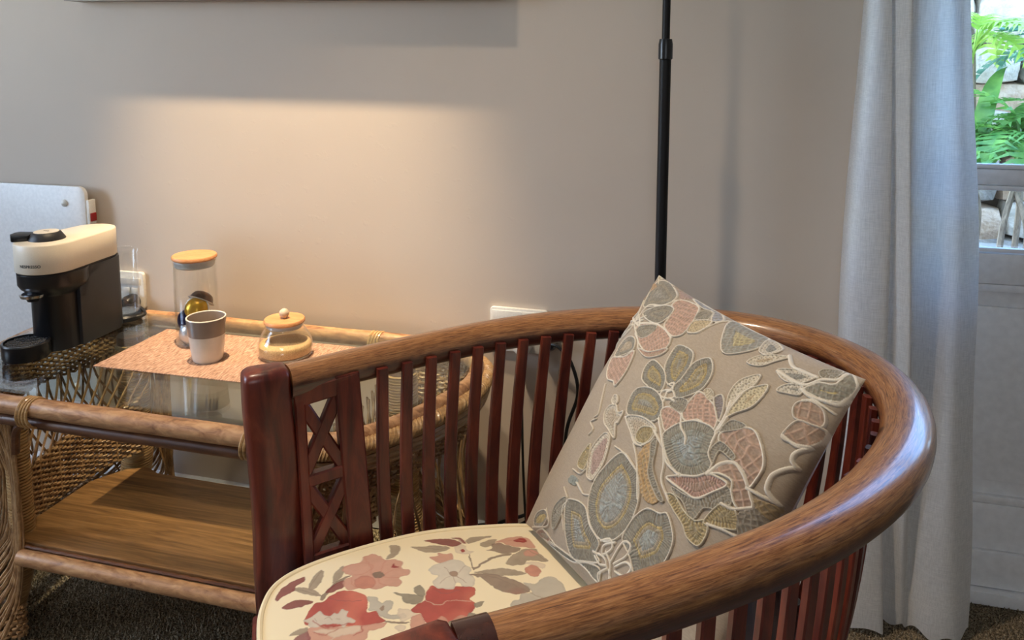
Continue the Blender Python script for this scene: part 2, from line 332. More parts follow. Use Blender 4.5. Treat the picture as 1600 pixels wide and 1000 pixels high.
def stone_geo(w, h, d, seed):
    bm = bmesh.new(); bmesh.ops.create_cube(bm, size=1); bmesh.ops.subdivide_edges(bm, edges=bm.edges[:], cuts=2, use_grid_fill=True); rr = random.Random(seed)
    for v in bm.verts:
        p = v.co*2; L4 = (abs(p.x)**5+abs(p.y)**5+abs(p.z)**5)**.2; p = p/max(L4, 1e-6)*max(abs(p.x), abs(p.y), abs(p.z))
        nz = mnoise.noise_vector(Vector((p.x*1.3+seed*3.1, p.y*1.3, p.z*1.3+seed)))*.16
        v.co = Vector((p.x*w/2*(1+nz.x), p.y*d/2+nz.y*d*.5, p.z*h/2*(1+nz.z)))
    me = bpy.data.meshes.new('stone'); bm.to_mesh(me); bm.free(); return me
z = -.02; si = 0
while z < 1.5:
    h = random.uniform(.11, .19); x = .15+random.uniform(-.1, 0)
    while x < 2.2:
        w = random.uniform(.13, .29); me = stone_geo(w*1.0, h*1.02, .2, si)
        o = add('stone', me, SM[random.choice((0, 0, 1, 2, 1, 0))], gw); o.location = (x+w/2, 3.27+random.uniform(-.03, .03), z+h/2+random.uniform(-.012, .012)); o.rotation_euler = (0, random.uniform(-.1, .1), 0)
        x += w*.99; si += 1
    z += h*.99
for k, (bx, by, s) in enumerate(((.865, 2.93, .13), (1.03, 2.98, .11), (.73, 2.97, .10))):
    o = add('boulder', stone_geo(s*1.5, s, s*1.1, 300+k), SM[k % 3]); o.location = (bx, by, s*.42+.45-.02)
    set_props(o, ['large pale rounded boulder at the foot of the garden plants', 'small grey boulder to the right of the pale one outside', 'small brown boulder to the left of the pale one outside'][k], 'boulder')
bed = struct('planting_bed', box(.2, 2.3, 2.55, 3.3, -.05, .45), M['soil'], label='raised soil bed in front of the stone wall', cat='ground', smooth=False)
def leaf_mat(name, c0, c1):
    m, nt, b, _ = mat(name); L = nt.links.new
    tc = N(nt, 'ShaderNodeTexCoord'); n = N(nt, 'ShaderNodeTexNoise', Scale=22.0, Detail=3.0); L(tc.outputs['Object'], n.inputs['Vector'])
    r = ramp(nt, [(.3, c0), (.7, c1)]); L(n.outputs['Fac'], r.inputs['Fac']); L(r.outputs['Color'], b.inputs['Base Color'])
    b.inputs['Roughness'].default_value = .38; b.inputs['Transmission Weight'].default_value = 0
    tl = N(nt, 'ShaderNodeBsdfTranslucent'); L(r.outputs['Color'], tl.inputs['Color']); mx = N(nt, 'ShaderNodeMixShader', Fac=.3)
    out = nt.nodes['Material Output']; L(b.outputs[0], mx.inputs[1]); L(tl.outputs[0], mx.inputs[2]); L(mx.outputs[0], out.inputs['Surface']); return m
LM = [leaf_mat('leaf_green', rgb(66, 124, 54), rgb(130, 182, 92)), leaf_mat('leaf_lime', rgb(130, 180, 62), rgb(196, 226, 118)), leaf_mat('leaf_blue_green', rgb(74, 136, 116), rgb(146, 196, 182))]
def strap_leaf(L_, w, curl):
    n = 12; t = np.linspace(0, 1, n); x = np.c_[t*L_*.55*curl, np.zeros(n), L_*(t-.45*curl*t**2.2)]
    hw = w*np.sin(np.pi*np.clip(t*.9+.1, 0, 1))**.6*(1-t**6)+.0015; V = []
    for i in range(n):
        for s in (-1, 0, 1): V.append(x[i]+np.array([0, s*hw[i], abs(s)*hw[i]*.35]))
    V = np.array(V); return V, [(i*3+j, i*3+j+1, (i+1)*3+j+1, (i+1)*3+j) for i in range(n-1) for j in range(2)]
def lobed_leaf(L_, lobes):
    """Deeply cut leaf blade with pointed lobes either side of a drooping midrib, on a stalk."""
    V = []; F = []
    def rib(t): return np.array([L_*(.25+.75*t), 0, L_*(.28+.25*t-.55*t*t)])
    st = [np.array([L_*.25*s, 0, L_*.28*s**.7-.0]) for s in np.linspace(0, 1, 5)]
    tv, tf_ = tube(np.array(st), L_*.018, 4, caps=False); V.extend(tv); F.extend(tf_)
    ts = np.linspace(0, 1, lobes+1)
    for k in range(lobes):
        t0, t1 = ts[k], ts[k+1]; tm = (t0+t1)/2; wl = L_*.42*math.sin(math.pi*(.18+.72*tm))
        for s in (-1, 1):
            a, b_ = rib(t0), rib(t1); tip = rib(tm)+np.array([wl*.55, s*wl, -wl*.28]); m1 = a+(tip-a)*.5+np.array([0, 0, .012]); m2 = b_+(tip-b_)*.45+np.array([0, 0, .012])
            i = len(V); V.extend([a, m1, tip, m2, b_]); F.append((i, i+1, i+2, i+3, i+4))
    i = len(V); V.extend([rib(.96)+np.array([0, -.02, 0]), rib(1)+np.array([L_*.16, 0, -L_*.08]), rib(.96)+np.array([0, .02, 0])]); F.append((i, i+1, i+2))
    return np.array(V), F
def plant(name, label, loc, kind, n, size, mi, seed, spread=1.0, zoff=0.0):
    t = thing(name, label, 'plant', loc); rr = random.Random(seed); me0 = []
    for q in range(3):
        geo = strap_leaf(size*(.8+.2*q), size*.055, .7+.25*q) if kind == 'strap' else lobed_leaf(size*(.8+.2*q), 6+q)
        m = mk_mesh('leaf', *geo); m.materials.append(LM[mi]); [setattr(p, 'use_smooth', kind == 'strap') for p in m.polygons]; me0.append(m)
    st = add('stem', tube(smooth_path([(0, 0, -.01), (.015, .0, .08+zoff*.5), (.0, .01, .05+zoff)], 8), size*.045, 6), M['bark'], t)
    for k in range(n):
        o = bpy.data.objects.new('leaf', me0[k % 3]); COL.objects.link(o); o.parent = t; a = k*2.4+rr.uniform(-.4, .4)
        o.location = (0, 0, zoff+.05*rr.random()); o.rotation_euler = (rr.uniform(-.15, .15), rr.uniform(-.75, .25)*spread, a); s = rr.uniform(.8, 1.15); o.scale = (s, s, s)
    return t
M['bark'] = wood('bark', [(.3, rgb(92, 76, 62)), (.7, rgb(156, 138, 118))], (40, 40, 12), .8, 0, .5)
plant('philodendron', 'lime green lobed plant highest behind the glass beside the curtain', (.775, 2.92, .45), 'lobed', 13, .20, 1, 3, zoff=.70)
plant('philodendron', 'blue-green lobed plant high at the right edge of the glass', (.99, 2.92, .45), 'lobed', 13, .20, 2, 5, zoff=.68)
plant('agapanthus', 'tuft of long green strap leaves just right of the curtain', (.765, 2.80, .45), 'strap', 12, .44, 0, 8, .6, zoff=.26)
plant('philodendron', 'dense mid-green lobed plant filling the middle of the glass', (.85, 2.68, .45), 'lobed', 20, .20, 0, 11, zoff=.40)
plant('philodendron', 'mid-green lobed plant at the right of the dense one', (.955, 2.74, .45), 'lobed', 18, .20, 0, 15, zoff=.44)
for k, pts in enumerate((((.835, 2.60, .44), (.858, 2.59, .58), (.862, 2.60, .68), (.835, 2.66, .80)), ((.79, 2.60, .44), (.795, 2.6, .60), (.81, 2.62, .70), (.845, 2.66, .80)))):
    o = add('aerial_root', tube(smooth_path(pts, 18), .009, 6), M['bark']); set_props(o, ['curved brown aerial root bowing right below the plants', 'thin brown aerial root bowing left below the plants'][k], 'root')
# ------------------------------------------------------------------ curtain
def curtain():
    zs = np.linspace(0.008, 1.95, 70); n = 150; V = []
    # fold ridges across the width: (position top, position bottom, depth toward the room)
    top = [.258, .266, .294, .301, .332, .344, .384, .418, .447]; bot = [.250, .268, .338, .350, .384, .396, .430, .478, .516]
    dep = [-.035, .030, .040, .030, .062, -.006, -.012, .014, -.012]
    depb = [-.030, .052, .062, .016, .030, .024, .052, .048, .006]
    for z in zs:
        f = np.clip((1.28-z)/1.28, -.35, 1); g = np.clip(f, 0, 1)
        xs = np.array(top)*(1-f)+np.array(bot)*f; ds = np.array(dep)*(1-g**2)+np.array(depb)*g**2
        xs = xs+.004*np.sin(z*5+np.arange(9)*1.3); xs[0] -= .012*np.sin(np.pi*g)**2; xs[1] -= .012*np.sin(np.pi*g)**2
        xs[-1] += .006*np.sin(z*9)*g+.01*np.sin(np.pi*g)
        P = smooth_path(np.c_[xs, 1.70-ds], n)
        hem = .0035 if z < .085 else 0
        V.append(np.c_[P[:, 0], P[:, 1]-hem, np.full(n, z)+(.006*np.sin(np.arange(n)/n*40) if z < .02 else 0)])
    V = np.array(V).reshape(-1, 3); F = [(i*n+j, i*n+j+1, (i+1)*n+j+1, (i+1)*n+j) for i in range(len(zs)-1) for j in range(n-1)]
    return V, F
t = thing('curtain', 'white linen sheer curtain hanging in soft folds beside the garden door', 'curtain', (.38, 1.68, 0))
cu = add('cloth', curtain(), M['curtain'], t, world=True, angle=180)
add('rod', tube([(.2, 1.66, 1.985), (1.4, 1.66, 1.985)], .011, 12), M['black_metal'], t, world=True)
for k in range(6): add('ring', tube(np.c_[np.full(20, .262+k*.036), 1.66+.018*np.cos(np.arange(20)*.314), 1.975+.022*np.sin(np.arange(20)*.314)], .002, 6, closed=True), M['black_metal'], t, world=True)

# ------------------------------------------------------------------ picture on the wall (only its lower edge shows)
t = thing('picture', 'wide framed picture on the wall above the table, lower edge only', 'picture', (-1.05, YW-.001, 1.305)); t.rotation_euler = (0, R(.75), 0)
def pframe():
    mb = MB(); w, h, b, d = 1.14, .76, .012, .055
    for q in ((-w/2, w/2, -d, 0, 0, b), (-w/2, w/2, -d, 0, h-b, h), (-w/2, -w/2+b, -d, 0, b, h-b), (w/2-b, w/2, -d, 0, b, h-b)): mb.add(*box(*q))
    return mb
add('frame', pframe(), wood('grey_wood_frame', [(.3, rgb(120, 108, 100)), (.7, rgb(160, 150, 142))], (8, 50, 50), .5), t, bevel=.001)
add('canvas', box(-.558, .558, -.048, -.004, .0121, .7479), plain('canvas', rgb(190, 180, 166), .8, bump=.3, bscale=500), t, smooth=False)

# ------------------------------------------------------------------ floor lamp
t = thing('floor_lamp', 'black telescopic floor lamp standing against the wall behind the armchair', 'lamp', (-.117, 1.60, 0))
add('base', lathe([(0, 0), (.115, 0), (.115, .012), (.108, .018), (.02, .024), (.016, .04)], 40), M['black_metal'], t)
add('lower_tube', tube([(0, 0, .03), (0, 0, 1.175)], .0113, 20), M['black_metal'], t)
add('collar', lathe([(.0114, 1.166), (.0140, 1.168), (.0140, 1.196), (.0122, 1.206), (.0082, 1.2065)], 24), M['black_plastic'], t)
add('upper_tube', tube([(0, 0, 1.17), (0, 0, 2.02)], .0078, 16), M['black_metal'], t)
add('lamp_shade', lathe([(.045, 2.02), (.105, 1.93), (.107, 1.93), (.048, 2.023), (.0, 2.024)], 40), M['black_metal'], t)

# ------------------------------------------------------------------ panel heater on the wall
t = thing('wall_heater', 'flat white panel heater mounted on the wall behind the coffee machine', 'heater', (-1.91, 1.70, .235))
P = rrect(.60, .60, .022, 6)
add('panel', ([(x, -.006, z+.30) for x, z in P]+[(x, .006, z+.30) for x, z in P], prism(P, 0, 1)[1]), M['white_enamel'], t, bevel=.003)
for sx in (-.235, .235):
    for sz in (.05, .555): add('screw_cap', lathe([(0, 0), (.0095, 0), (.0095, .003), (.006, .0065), (0, .0075)], 20), M['white_plastic'], t).matrix_local = Matrix.Translation((sx, -.006, sz)) @ Matrix.Rotation(R(90), 4, 'X')
for sx in (-.235, .235): add('stand_off', tube([(sx, .006, .555), (sx, .033, .555)], .008, 12), M['white_plastic'], t)
sw = add('switch_housing', box(.3005, .310, -.004, .02, .50, .565), M['white_plastic'], t, bevel=.003)
add('rocker', box(.3101, .3145, -.002, .016, .508, .530), M['red_plastic'], sw, bevel=.0015)

# ------------------------------------------------------------------ wall sockets, plugs and cords
def plate(t, w, h, seams):
    P = rrect(w, h, .008, 4); add('plate', ([(x, 0, z) for x, z in P]+[(x, -.011, z) for x, z in P], prism(P, 0, 1)[1]), M['white_plastic'], t, bevel=.0025)
    for x0, x1, z0, z1 in seams: add('rocker', box(x0, x1, -.0145, -.0112, z0, z1), M['white_plastic'], t, bevel=.001)
t = thing('wall_socket', 'white wall socket beside the coffee machine with a black plug in it', 'socket', (-1.519, YW, .557))
plate(t, .10, .10, [(-.042, .040, .016, .034), (-.012, .008, -.008, .008), (.014, .034, -.008, .008)])
t = thing('wall_socket', 'white double wall socket half hidden behind the armchair top rail', 'socket', (-.447, YW, .543))
plate(t, .137, .104, [(-.062, .008, .018, .046), (.0095, .062, .018, .046)])
def plug(loc, label, m, pth, r=.0042):
    p = thing('power_plug', label, 'plug', loc)
    add('body', lathe([(0, 0), (.0205, 0), (.0215, .006), (.0205, .026), (.015, .036), (.0, .038)], 24), m, p).rotation_euler = (R(90), 0, 0)
    add('cord', tube(smooth_path(pth, 60), r, 8), M['rubber'], p, world=True); return p
plug((-1.497, YW-.0145, .530), 'black plug of the coffee machine in the wall socket', M['black_plastic'], [(-1.497, 1.69, .530), (-1.47, 1.675, .533), (-1.43, 1.65, .546), (-1.385, 1.625, .535), (-1.40, 1.59, .5335), (-1.43, 1.572, .534), (-1.437, 1.568, .536)])
plug((-.432, YW-.0145, .515), 'round white adaptor plug in the socket behind the armchair', M['white_plastic'], [(-.432, 1.69, .515), (-.43, 1.675, .50), (-.428, 1.68, .42), (-.425, 1.69, .2), (-.41, 1.68, .07), (-.36, 1.66, .012), (-.28, 1.63, .008)], .003)
plug((-.372, YW-.002, .527), 'black plug on the right of the socket behind the armchair', M['black_plastic'], [(-.372, 1.70, .527), (-.345, 1.692, .525), (-.315, 1.69, .49), (-.30, 1.69, .42), (-.325, 1.69, .33), (-.33, 1.69, .2), (-.32, 1.68, .07), (-.28, 1.62, .010), (-.22, 1.52, .008)])
for lab, pth in (('thick black cord looping over the skirting behind the armchair', [(-.36, 1.66, .008), (-.42, 1.67, .05), (-.50, 1.70, .062), (-.43, 1.705, .10), (-.33, 1.70, .15), (-.22, 1.66, .10), (-.16, 1.62, .03)]),
                 ('thin black cord lying across the skirting behind the armchair', [(-.60, 1.708, .006), (-.54, 1.706, .058), (-.46, 1.70, .064), (-.38, 1.70, .060), (-.28, 1.66, .02), (-.2, 1.63, .008)]),
                 ('black cord crossing low behind the armchair seat', [(-.57, 1.706, .008), (-.50, 1.70, .03), (-.42, 1.70, .09), (-.36, 1.69, .12), (-.27, 1.66, .06), (-.2, 1.64, .008)])):
    o = add('floor_cable', tube(smooth_path(pth, 60), .0042, 8), M['rubber']); set_props(o, lab, 'cable')

# ------------------------------------------------------------------ wicker table
ZT = .526; TX = -1.045
t = TABLE = thing('wicker_table', 'low rattan and wicker side table with glass top and wooden shelf', 'table', (TX, 1.42, 0))
ENDR = np.array([(-.70, 1.165), (-.625, 1.190), (-.560, 1.265), (-.505, 1.375), (-.478, 1.49), (-.50, 1.60), (-.58, 1.662), (-.68, 1.675)])
def end_curve(side, n=60, off=0.0):
    P = smooth_path(ENDR, n); T = np.gradient(P, axis=0); T /= np.linalg.norm(T, axis=1)[:, None]; nrm = np.c_[T[:, 1], -T[:, 0]]
    P = P+nrm*off
    if side < 0: P = np.c_[2*TX-P[:, 0], P[:, 1]]
    return P
def z3(P, z): return np.c_[P, np.full(len(P), z)]
def ring_outline(off, n=60):
    a = end_curve(1, n, off); b = end_curve(-1, n, off)[::-1]; return np.vstack([a, b])
# top frame: thick front and back poles with thinner poles below, bowed end poles
def pole(name, P, r, m, k=14, wob=.06):
    P = np.asarray(P, float); n = len(P); rr = r*(1+wob*np.array([mnoise.noise(Vector(p)*9) for p in P])); return add(name, tube(P, rr, k), M[m], t, world=True)
xs = np.linspace(-1.42, -.665, 40)
pole('top_pole', np.c_[xs, np.full(40, 1.163), np.full(40, .508)], .0185, 'rattan'); pole('under_pole', np.c_[xs, np.full(40, 1.170), np.full(40, .474)], .0115, 'rattan_dark')
pole('top_pole', np.c_[xs, np.full(40, 1.675), np.full(40, .508)], .0185, 'rattan'); pole('under_pole', np.c_[xs, np.full(40, 1.670), np.full(40, .474)], .0115, 'rattan_dark')
for s in (1, -1): pole('end_pole', z3(end_curve(s, 60, -.010), .506), .0165, 'rattan')
ol = ring_outline(-.022, 50); add('glass_top', prism([tuple(p) for p in ol], ZT-.006, ZT), M['glass'], t, smooth=False, world=True)
def braid(P, r, sr, turns, k=3):
    mb = MB(); T, S, U = frames(P, up=(0, 0, 1)); n = len(P)
    for q in range(k):
        a = np.linspace(0, turns*2*np.pi, n)+q*2*np.pi/k; mb.add(*tube(P+S*(np.cos(a)*r)[:, None]+U*(np.sin(a*1.0)*r*.8)[:, None], sr, 6))
    return mb
for s in (1, -1):
    mb = braid(z3(end_curve(s, 260, .010), .497), .012, .0062, 26, 4)
    for dz, o_ in ((.476, .014), (.466, .012), (.456, .009)): mb.add(*tube(z3(end_curve(s, 60, o_), dz), .0056, 6))
    add('braided_rim', mb, M['cane'], t, kind='stuff', world=True)
# cane bindings around the poles
def binding(x, y, z, r, n=4, w=.0052, tilt=.004):
    mb = MB(); a = np.linspace(0, 2*np.pi, 22, endpoint=False)
    for k in range(n): mb.add(*tube(np.c_[x+(k-(n-1)/2)*w*1.7+tilt*np.sin(a+.5*k), y+r*np.cos(a), z+r*1.25*np.sin(a)], w*.6, 6, closed=True))
    return add('cane_binding', mb, M['cane'], t, world=True)
for x in (-1.262, -.780):
    for y in (1.164, 1.674): binding(x, y, .498, .0225)
# legs wrapped in cane
legs = [(-1.362, 1.215, .018), (-1.405, 1.595, .032), (2*TX+1.362, 1.215, .018), (2*TX+1.405, 1.595, .032)]
for lx, ly, lr in legs:
    sd = 1 if lx > TX else -1; lean = lambda z_: sd*.055*np.clip((.19-np.asarray(z_))/.19, 0, 1)**1.6; zl = np.linspace(0, .49, 26)
    lg = add('leg', tube(np.c_[lx+lean(zl), np.full(26, ly), zl], lr, 16), M['rattan_dark'], t, world=True)
    zz = np.linspace(.02, .468, 1300); a = np.linspace(0, 2*np.pi*68, 1300); rr = lr+.0018
    add('cane_wrapping', tube(np.c_[lx+lean(zz)+rr*np.cos(a), ly+rr*np.sin(a), zz], .0036, 5), M['cane'], lg, world=True, kind='stuff')
# small bent-wood brackets under the front pole
for x, d in ((-1.325, 1), (-.765, -1)):
    for y in (1.178, 1.662): add('bracket', tube(smooth_path([(x, y, .40), (x+.006*d, y, .445), (x+.03*d, y, .466), (x+.085*d, y, .470)], 16), .0085, 8), M['rattan_dark'], t, world=True)
# shelf: oak ply board, pole along its edges
sp = [(-1.335, 1.185), (-.755, 1.185), (-.735, 1.25), (-.735, 1.43), (-.79, 1.478), (-1.25, 1.478), (-1.29, 1.496), (-1.335, 1.475), (-1.375, 1.41), (-1.375, 1.25)]
shf = add('shelf', prism(sp, .196, .210), M['plywood'], t, world=True, bevel=.002, smooth=False)
pole('shelf_pole', np.c_[np.linspace(-1.325, -.765, 30), np.full(30, 1.172), np.full(30, .185)], .0155, 'rattan')
add('shelf_cane_strip', tube(np.c_[np.linspace(-1.32, -.77, 60), np.full(60, 1.180), .2035+.0008*np.sin(np.arange(60)*2.1)], .0035, 6), M['rattan_dark'], t, world=True)
pole('shelf_pole', np.c_[np.linspace(-1.30, -.79, 30), np.full(30, 1.484), np.full(30, .183)], .012, 'rattan_dark')
# wicker end panels: bowed hour-glass skin of twigs with woven bands
def off_at(z): return np.interp(z, [0, .06, .14, .24, .33, .42, .48], [.035, .012, -.022, -.042, -.044, -.024, .004])
def end_pt(side, s, z, extra=0.0):
    P = end_curve(1, 200); T = np.gradient(P, axis=0); T /= np.linalg.norm(T, axis=1)[:, None]; nr = np.c_[T[:, 1], -T[:, 0]]
    s = np.clip(np.asarray(s, float), 0, 1); z = np.asarray(z, float); i = s*199
    px = np.interp(i, np.arange(200), P[:, 0]); py = np.interp(i, np.arange(200), P[:, 1]); nx = np.interp(i, np.arange(200), nr[:, 0]); ny = np.interp(i, np.arange(200), nr[:, 1])
    o = off_at(z)+extra; x = px+nx*o; y = py+ny*o
    if side < 0: x = 2*TX-x
    return np.stack([x, y, z], -1)
PANEL = np.vstack([[(-.768, 1.178), (-.735, 1.172)], ENDR[1:-1], [(-.70, 1.668), (-.74, 1.65)]])
def pan_pt(side, s, z, extra=0.0):
    P = smooth_path(PANEL, 240); T = np.gradient(P, axis=0); T /= np.linalg.norm(T, axis=1)[:, None]; nr = np.c_[T[:, 1], -T[:, 0]]
    s = np.clip(np.asarray(s, float), 0, 1); z = np.asarray(z, float); i = s*239; k = np.arange(240)
    px, py, nx, ny = (np.interp(i, k, c) for c in (P[:, 0], P[:, 1], nr[:, 0], nr[:, 1])); o = off_at(z)*np.clip(s*6, .15, 1)*np.clip((1-s)*6, .15, 1)+extra
    x = px+nx*o; y = py+ny*o
    return np.stack([2*TX-x if side < 0 else x, y, z+0*x], -1)
for side in (1, -1):
    r3 = random.Random(3+side); tw = MB()
    # brackets of bundled twigs that sweep from under the rim down to the feet, front and back
    for k in range(60):
        e = (k//2+.5)/30; base_s = .005+.17*e; zz = np.linspace(.482, .004, 18)
        sw = base_s*np.interp(zz, [0, .1, .2, .34, .48], [1.75, 1.35, 1.0, .92, 1.15])+.105*np.clip((.22-zz)/.22, 0, 1)**1.3+.006*np.sin(zz*15+k*1.9)
        tw.add(*tube(pan_pt(side, sw if k % 2 else 1-sw, zz, .003+.007*r3.random()), r3.uniform(.0023, .0034), 6, caps=False))
    add('twig_bracket', tw, M['wicker'], t, world=True, kind='stuff')
    lt = MB(); wv = MB()
    for fam in (1, -1):
        for k in range(10):
            s0 = .12+.76*(k+.5)/10; zz = np.linspace(.395, .01, 12); lt.add(*tube(pan_pt(side, s0+fam*.09*(1-zz/.395), zz, fam*.003), .0029, 5, caps=False))
    add('wicker_lattice', lt, M['wicker'], t, world=True, kind='stuff')
    for z0, z1, nr_ in ((.468, .388, 16), (.075, .02, 8)):
        for k in range(nr_):
            ss = np.linspace(.02, .98, 170); zc = z0+(z1-z0)*k/(nr_-1); wave = .0064*np.sin(ss*2*np.pi*34+math.pi*(k % 2))
            wv.add(*tube(pan_pt(side, ss, zc+.0015*np.sin(ss*23+k), wave), .0033, 5, caps=False))
    for k in range(70): wv.add(*tube(pan_pt(side, np.full(6, .02+.96*k/69), np.linspace(.475, .385, 6)), .003, 5, caps=False))
    add('woven_band', wv, M['wicker'], t, world=True, kind='stuff')
    # bowed inner screen: open diagonal lattice above a closely woven band
    iw = MB(); wi_ = MB(); ys = np.linspace(1.215, 1.575, 60); xi = lambda y: TX+side*(.318+.040*np.sin(np.pi*(np.asarray(y)-1.2)/.4))
    ztop = lambda y: .318+.022*((np.asarray(y)-1.2)/.4)
    for k in range(22):
        f = k/21; w = .0046*np.sin(np.arange(60)*np.pi/2+math.pi*(k % 2)+.4); wi_.add(*tube(np.c_[xi(ys)+w, ys, .206+(ztop(ys)-.206)*f+.0012*np.sin(ys*60+k)], .0040, 5, caps=False))
    for k in range(12):
        y0 = 1.225+.345*k/11
        for fam in (1, -1):
            z0_ = float(ztop(y0)); zz = np.linspace(.205, .478, 14); up = np.clip((zz-z0_)/(.478-z0_), 0, 1); yy = np.clip(y0+fam*.075*np.sin(up*1.5), 1.20, 1.60); iw.add(*tube(np.c_[xi(yy)+fam*.0035, yy, zz], .0027, 5, caps=False))
    add('lattice_screen', iw, M['wicker'], t, world=True, kind='stuff'); add('woven_screen', wi_, M['wicker'], t, world=True, kind='stuff')
    ft = MB()
    for dz in (.006, .016): ft.add(*tube(pan_pt(side, np.linspace(.14, .86, 80), np.full(80, dz), .006), .007, 6))
    add('foot_rim', ft, M['wicker'], t, world=True)
# ------------------------------------------------------------------ woven place mat
def placemat():
    m, nt, b, _ = mat('woven_mat'); L = nt.links.new
    tc = N(nt, 'ShaderNodeTexCoord'); mp = N(nt, 'ShaderNodeMapping'); mp.inputs['Scale'].default_value = (460, 60, 1); mp.inputs['Rotation'].default_value = (0, 0, R(-4)); L(tc.outputs['Object'], mp.inputs[0])
    n = N(nt, 'ShaderNodeTexNoise', Scale=1.0, Detail=2.0, Distortion=.5); L(mp.outputs[0], n.inputs['Vector'])
    r = ramp(nt, [(.34, rgb(124, 92, 74)), (.5, rgb(162, 126, 104)), (.66, rgb(196, 162, 140))]); L(n.outputs['Fac'], r.inputs['Fac']); L(r.outputs['Color'], b.inputs['Base Color'])
    b.inputs['Roughness'].default_value = .7; bp = N(nt, 'ShaderNodeBump', Strength=.5, Distance=.001); L(n.outputs['Fac'], bp.inputs['Height']); L(bp.outputs['Normal'], b.inputs['Normal']); return m
o = add('placemat', box(-.245, .245, -.118, .118, .0, .0022), placemat(), bevel=.0006, smooth=False); o.location = (-1.022, 1.446, ZT+.0002); o.rotation_euler = (0, 0, R(.8))
set_props(o, 'tan woven placemat lying on the glass table top', 'placemat')
ZM = ZT+.0026

# ------------------------------------------------------------------ coffee machine
XM, YF, YB, RF, RB = -1.438, 1.399, 1.522, .065, .053
t = thing('coffee_machine', 'cream and black capsule coffee machine on the table by the wall', 'coffee machine', (XM, 1.44, ZT))
def teardrop(rf, rb, yf=YF, yb=YB, n=40):
    d = yb-yf; c = (rf-rb)/d; a0 = math.asin(c)            # common tangent
    f = [(XM+rf*math.cos(a), yf+rf*math.sin(a)) for a in np.linspace(math.pi-a0, 2*math.pi+a0, n)]
    b = [(XM+.003+rb*math.cos(a), yb+rb*math.sin(a)) for a in np.linspace(a0, math.pi-a0, n)]
    return f+b
def rounded_prism(sections):
    """stack of outlines with equal counts: [(outline, z), ...]"""
    n = len(sections[0][0]); V = []; F = []
    for P, zz in sections: V += [(x, y, zz) for x, y in P]
    for i in range(len(sections)-1): F += [(i*n+j, i*n+(j+1) % n, (i+1)*n+(j+1) % n, (i+1)*n+j) for j in range(n)]
    F += [tuple(range(n))[::-1], tuple(range((len(sections)-1)*n, len(sections)*n))]; return V, F
def td(d): return teardrop(RF+d, RB+d)
add('head', rounded_prism([(td(-.002), .7075), (td(0), .7095), (td(0), .7685), (td(-.0015), .7712), (td(-.004), .772)]), M['cream'], t, world=True, angle=50)
add('neck_seam', rounded_prism([(td(-.004), .7035), (td(-.004), .7074)]), M['black_plastic'], t, world=True)
ft = teardrop(.0635, .0625, YF, YF+.022)
def fr_sec(sc, dy, zz): return [(XM+(x-XM)*sc, YF+.012+(y-YF-.012)*sc+dy) for x, y in ft], zz
brew = rounded_prism([fr_sec(.74, .008, ZT+.001), fr_sec(.74, .008, .650), fr_sec(.80, .006, .657), fr_sec(.93, .002, .668), fr_sec(.985, 0, .678), fr_sec(.99, 0, .7034)])
add('brew_body', brew, M['black_plastic'], t, world=True, angle=60)
rear = [(XM+.0565, YF+.024), (XM+.055, YB+.02), (XM+.035, YB+.049), (XM-.035, YB+.049), (XM-.055, YB+.02), (XM-.0565, YF+.024)]
add('rear_housing', prism(rear, ZT+.0005, .7034), M['black_matte'], t, world=True, bevel=.004)
add('spout', lathe([(.0, .646), (.011, .646), (.014, .652), (.018, .662)], 20, (XM, 1.352, 0)), M['black_plastic'], t, world=True)
add('spout_ring', lathe([(.020, .655), (.024, .656), (.026, .662), (.021, .664)], 24, (XM, 1.352, 0)), plain('chrome', rgb(200, 200, 205), .15, 1), t, world=True)
kn = add('knob', lathe([(.0375, .7721), (.0375, .7735), (.029, .7865), (.0265, .7882), (0, .7882)], 40, (-1.443, 1.404, 0)), M['black_matte'], t, world=True)
add('knob_disc', lathe([(.0255, .7883), (.0252, .7893), (0, .7895)], 36, (-1.443, 1.404, 0)), M['cream'], kn, world=True)
for dx in (-.005, 0, .005): add('indicator_dot', lathe([(0, .7896), (.0022, .7896), (.0018, .7902), (0, .7902)], 10, (-1.443+dx, 1.404, 0)), M['black_plastic'], kn, world=True)
lv = [(-1.462, 1.372), (-1.487, 1.353), (-1.499, 1.362), (-1.505, 1.380), (-1.503, 1.392), (-1.478, 1.412)]
lvv = [(x, y, .7722) for x, y in lv]+[(x, y, .7875 if i in (1, 2, 3, 4) else .784) for i, (x, y) in enumerate(lv)]
add('lever', (lvv, prism(lv, 0, 1)[1]), M['black_plastic'], t, world=True, bevel=.0015)
dc = (-1.447, 1.334, 0)
ds = add('drip_tray', lathe([(.044, ZT+.0003), (.0465, ZT+.004), (.0475, ZT+.034), (.0455, ZT+.0365), (.0425, ZT+.0365), (.0425, ZT+.031), (0, ZT+.031)], 44, dc), M['black_plastic'], t, world=True)
gm = MB()
for i in range(-4, 5):
    for j in range(-4, 5):
        x, y = (i+.5*(j % 2))*.0098, j*.0088
        if x*x+y*y < .0375**2: gm.add(*tube([(dc[0]+x+.0045*math.cos(a), dc[1]+y+.004*math.sin(a), ZT+.0335) for a in np.arange(8)*math.pi/4], .0011, 4, closed=True))
add('grid', gm, M['black_matte'], ds, world=True)
add('tray_arm', box(XM-.022, XM+.022, 1.345, 1.395, ZT+.0005, ZT+.014), M['black_plastic'], t, world=True, bevel=.003)
tk = add('water_tank', lathe([(.034, ZT+.012), (.036, ZT+.02), (.036, .688), (.0385, .692), (.0385, .700), (.033, .703), (.031, .70), (.0325, .69), (.0335, ZT+.02), (.0, ZT+.018)], 32, (-1.428, 1.606, 0)), M['jar_glass'], t, world=True)
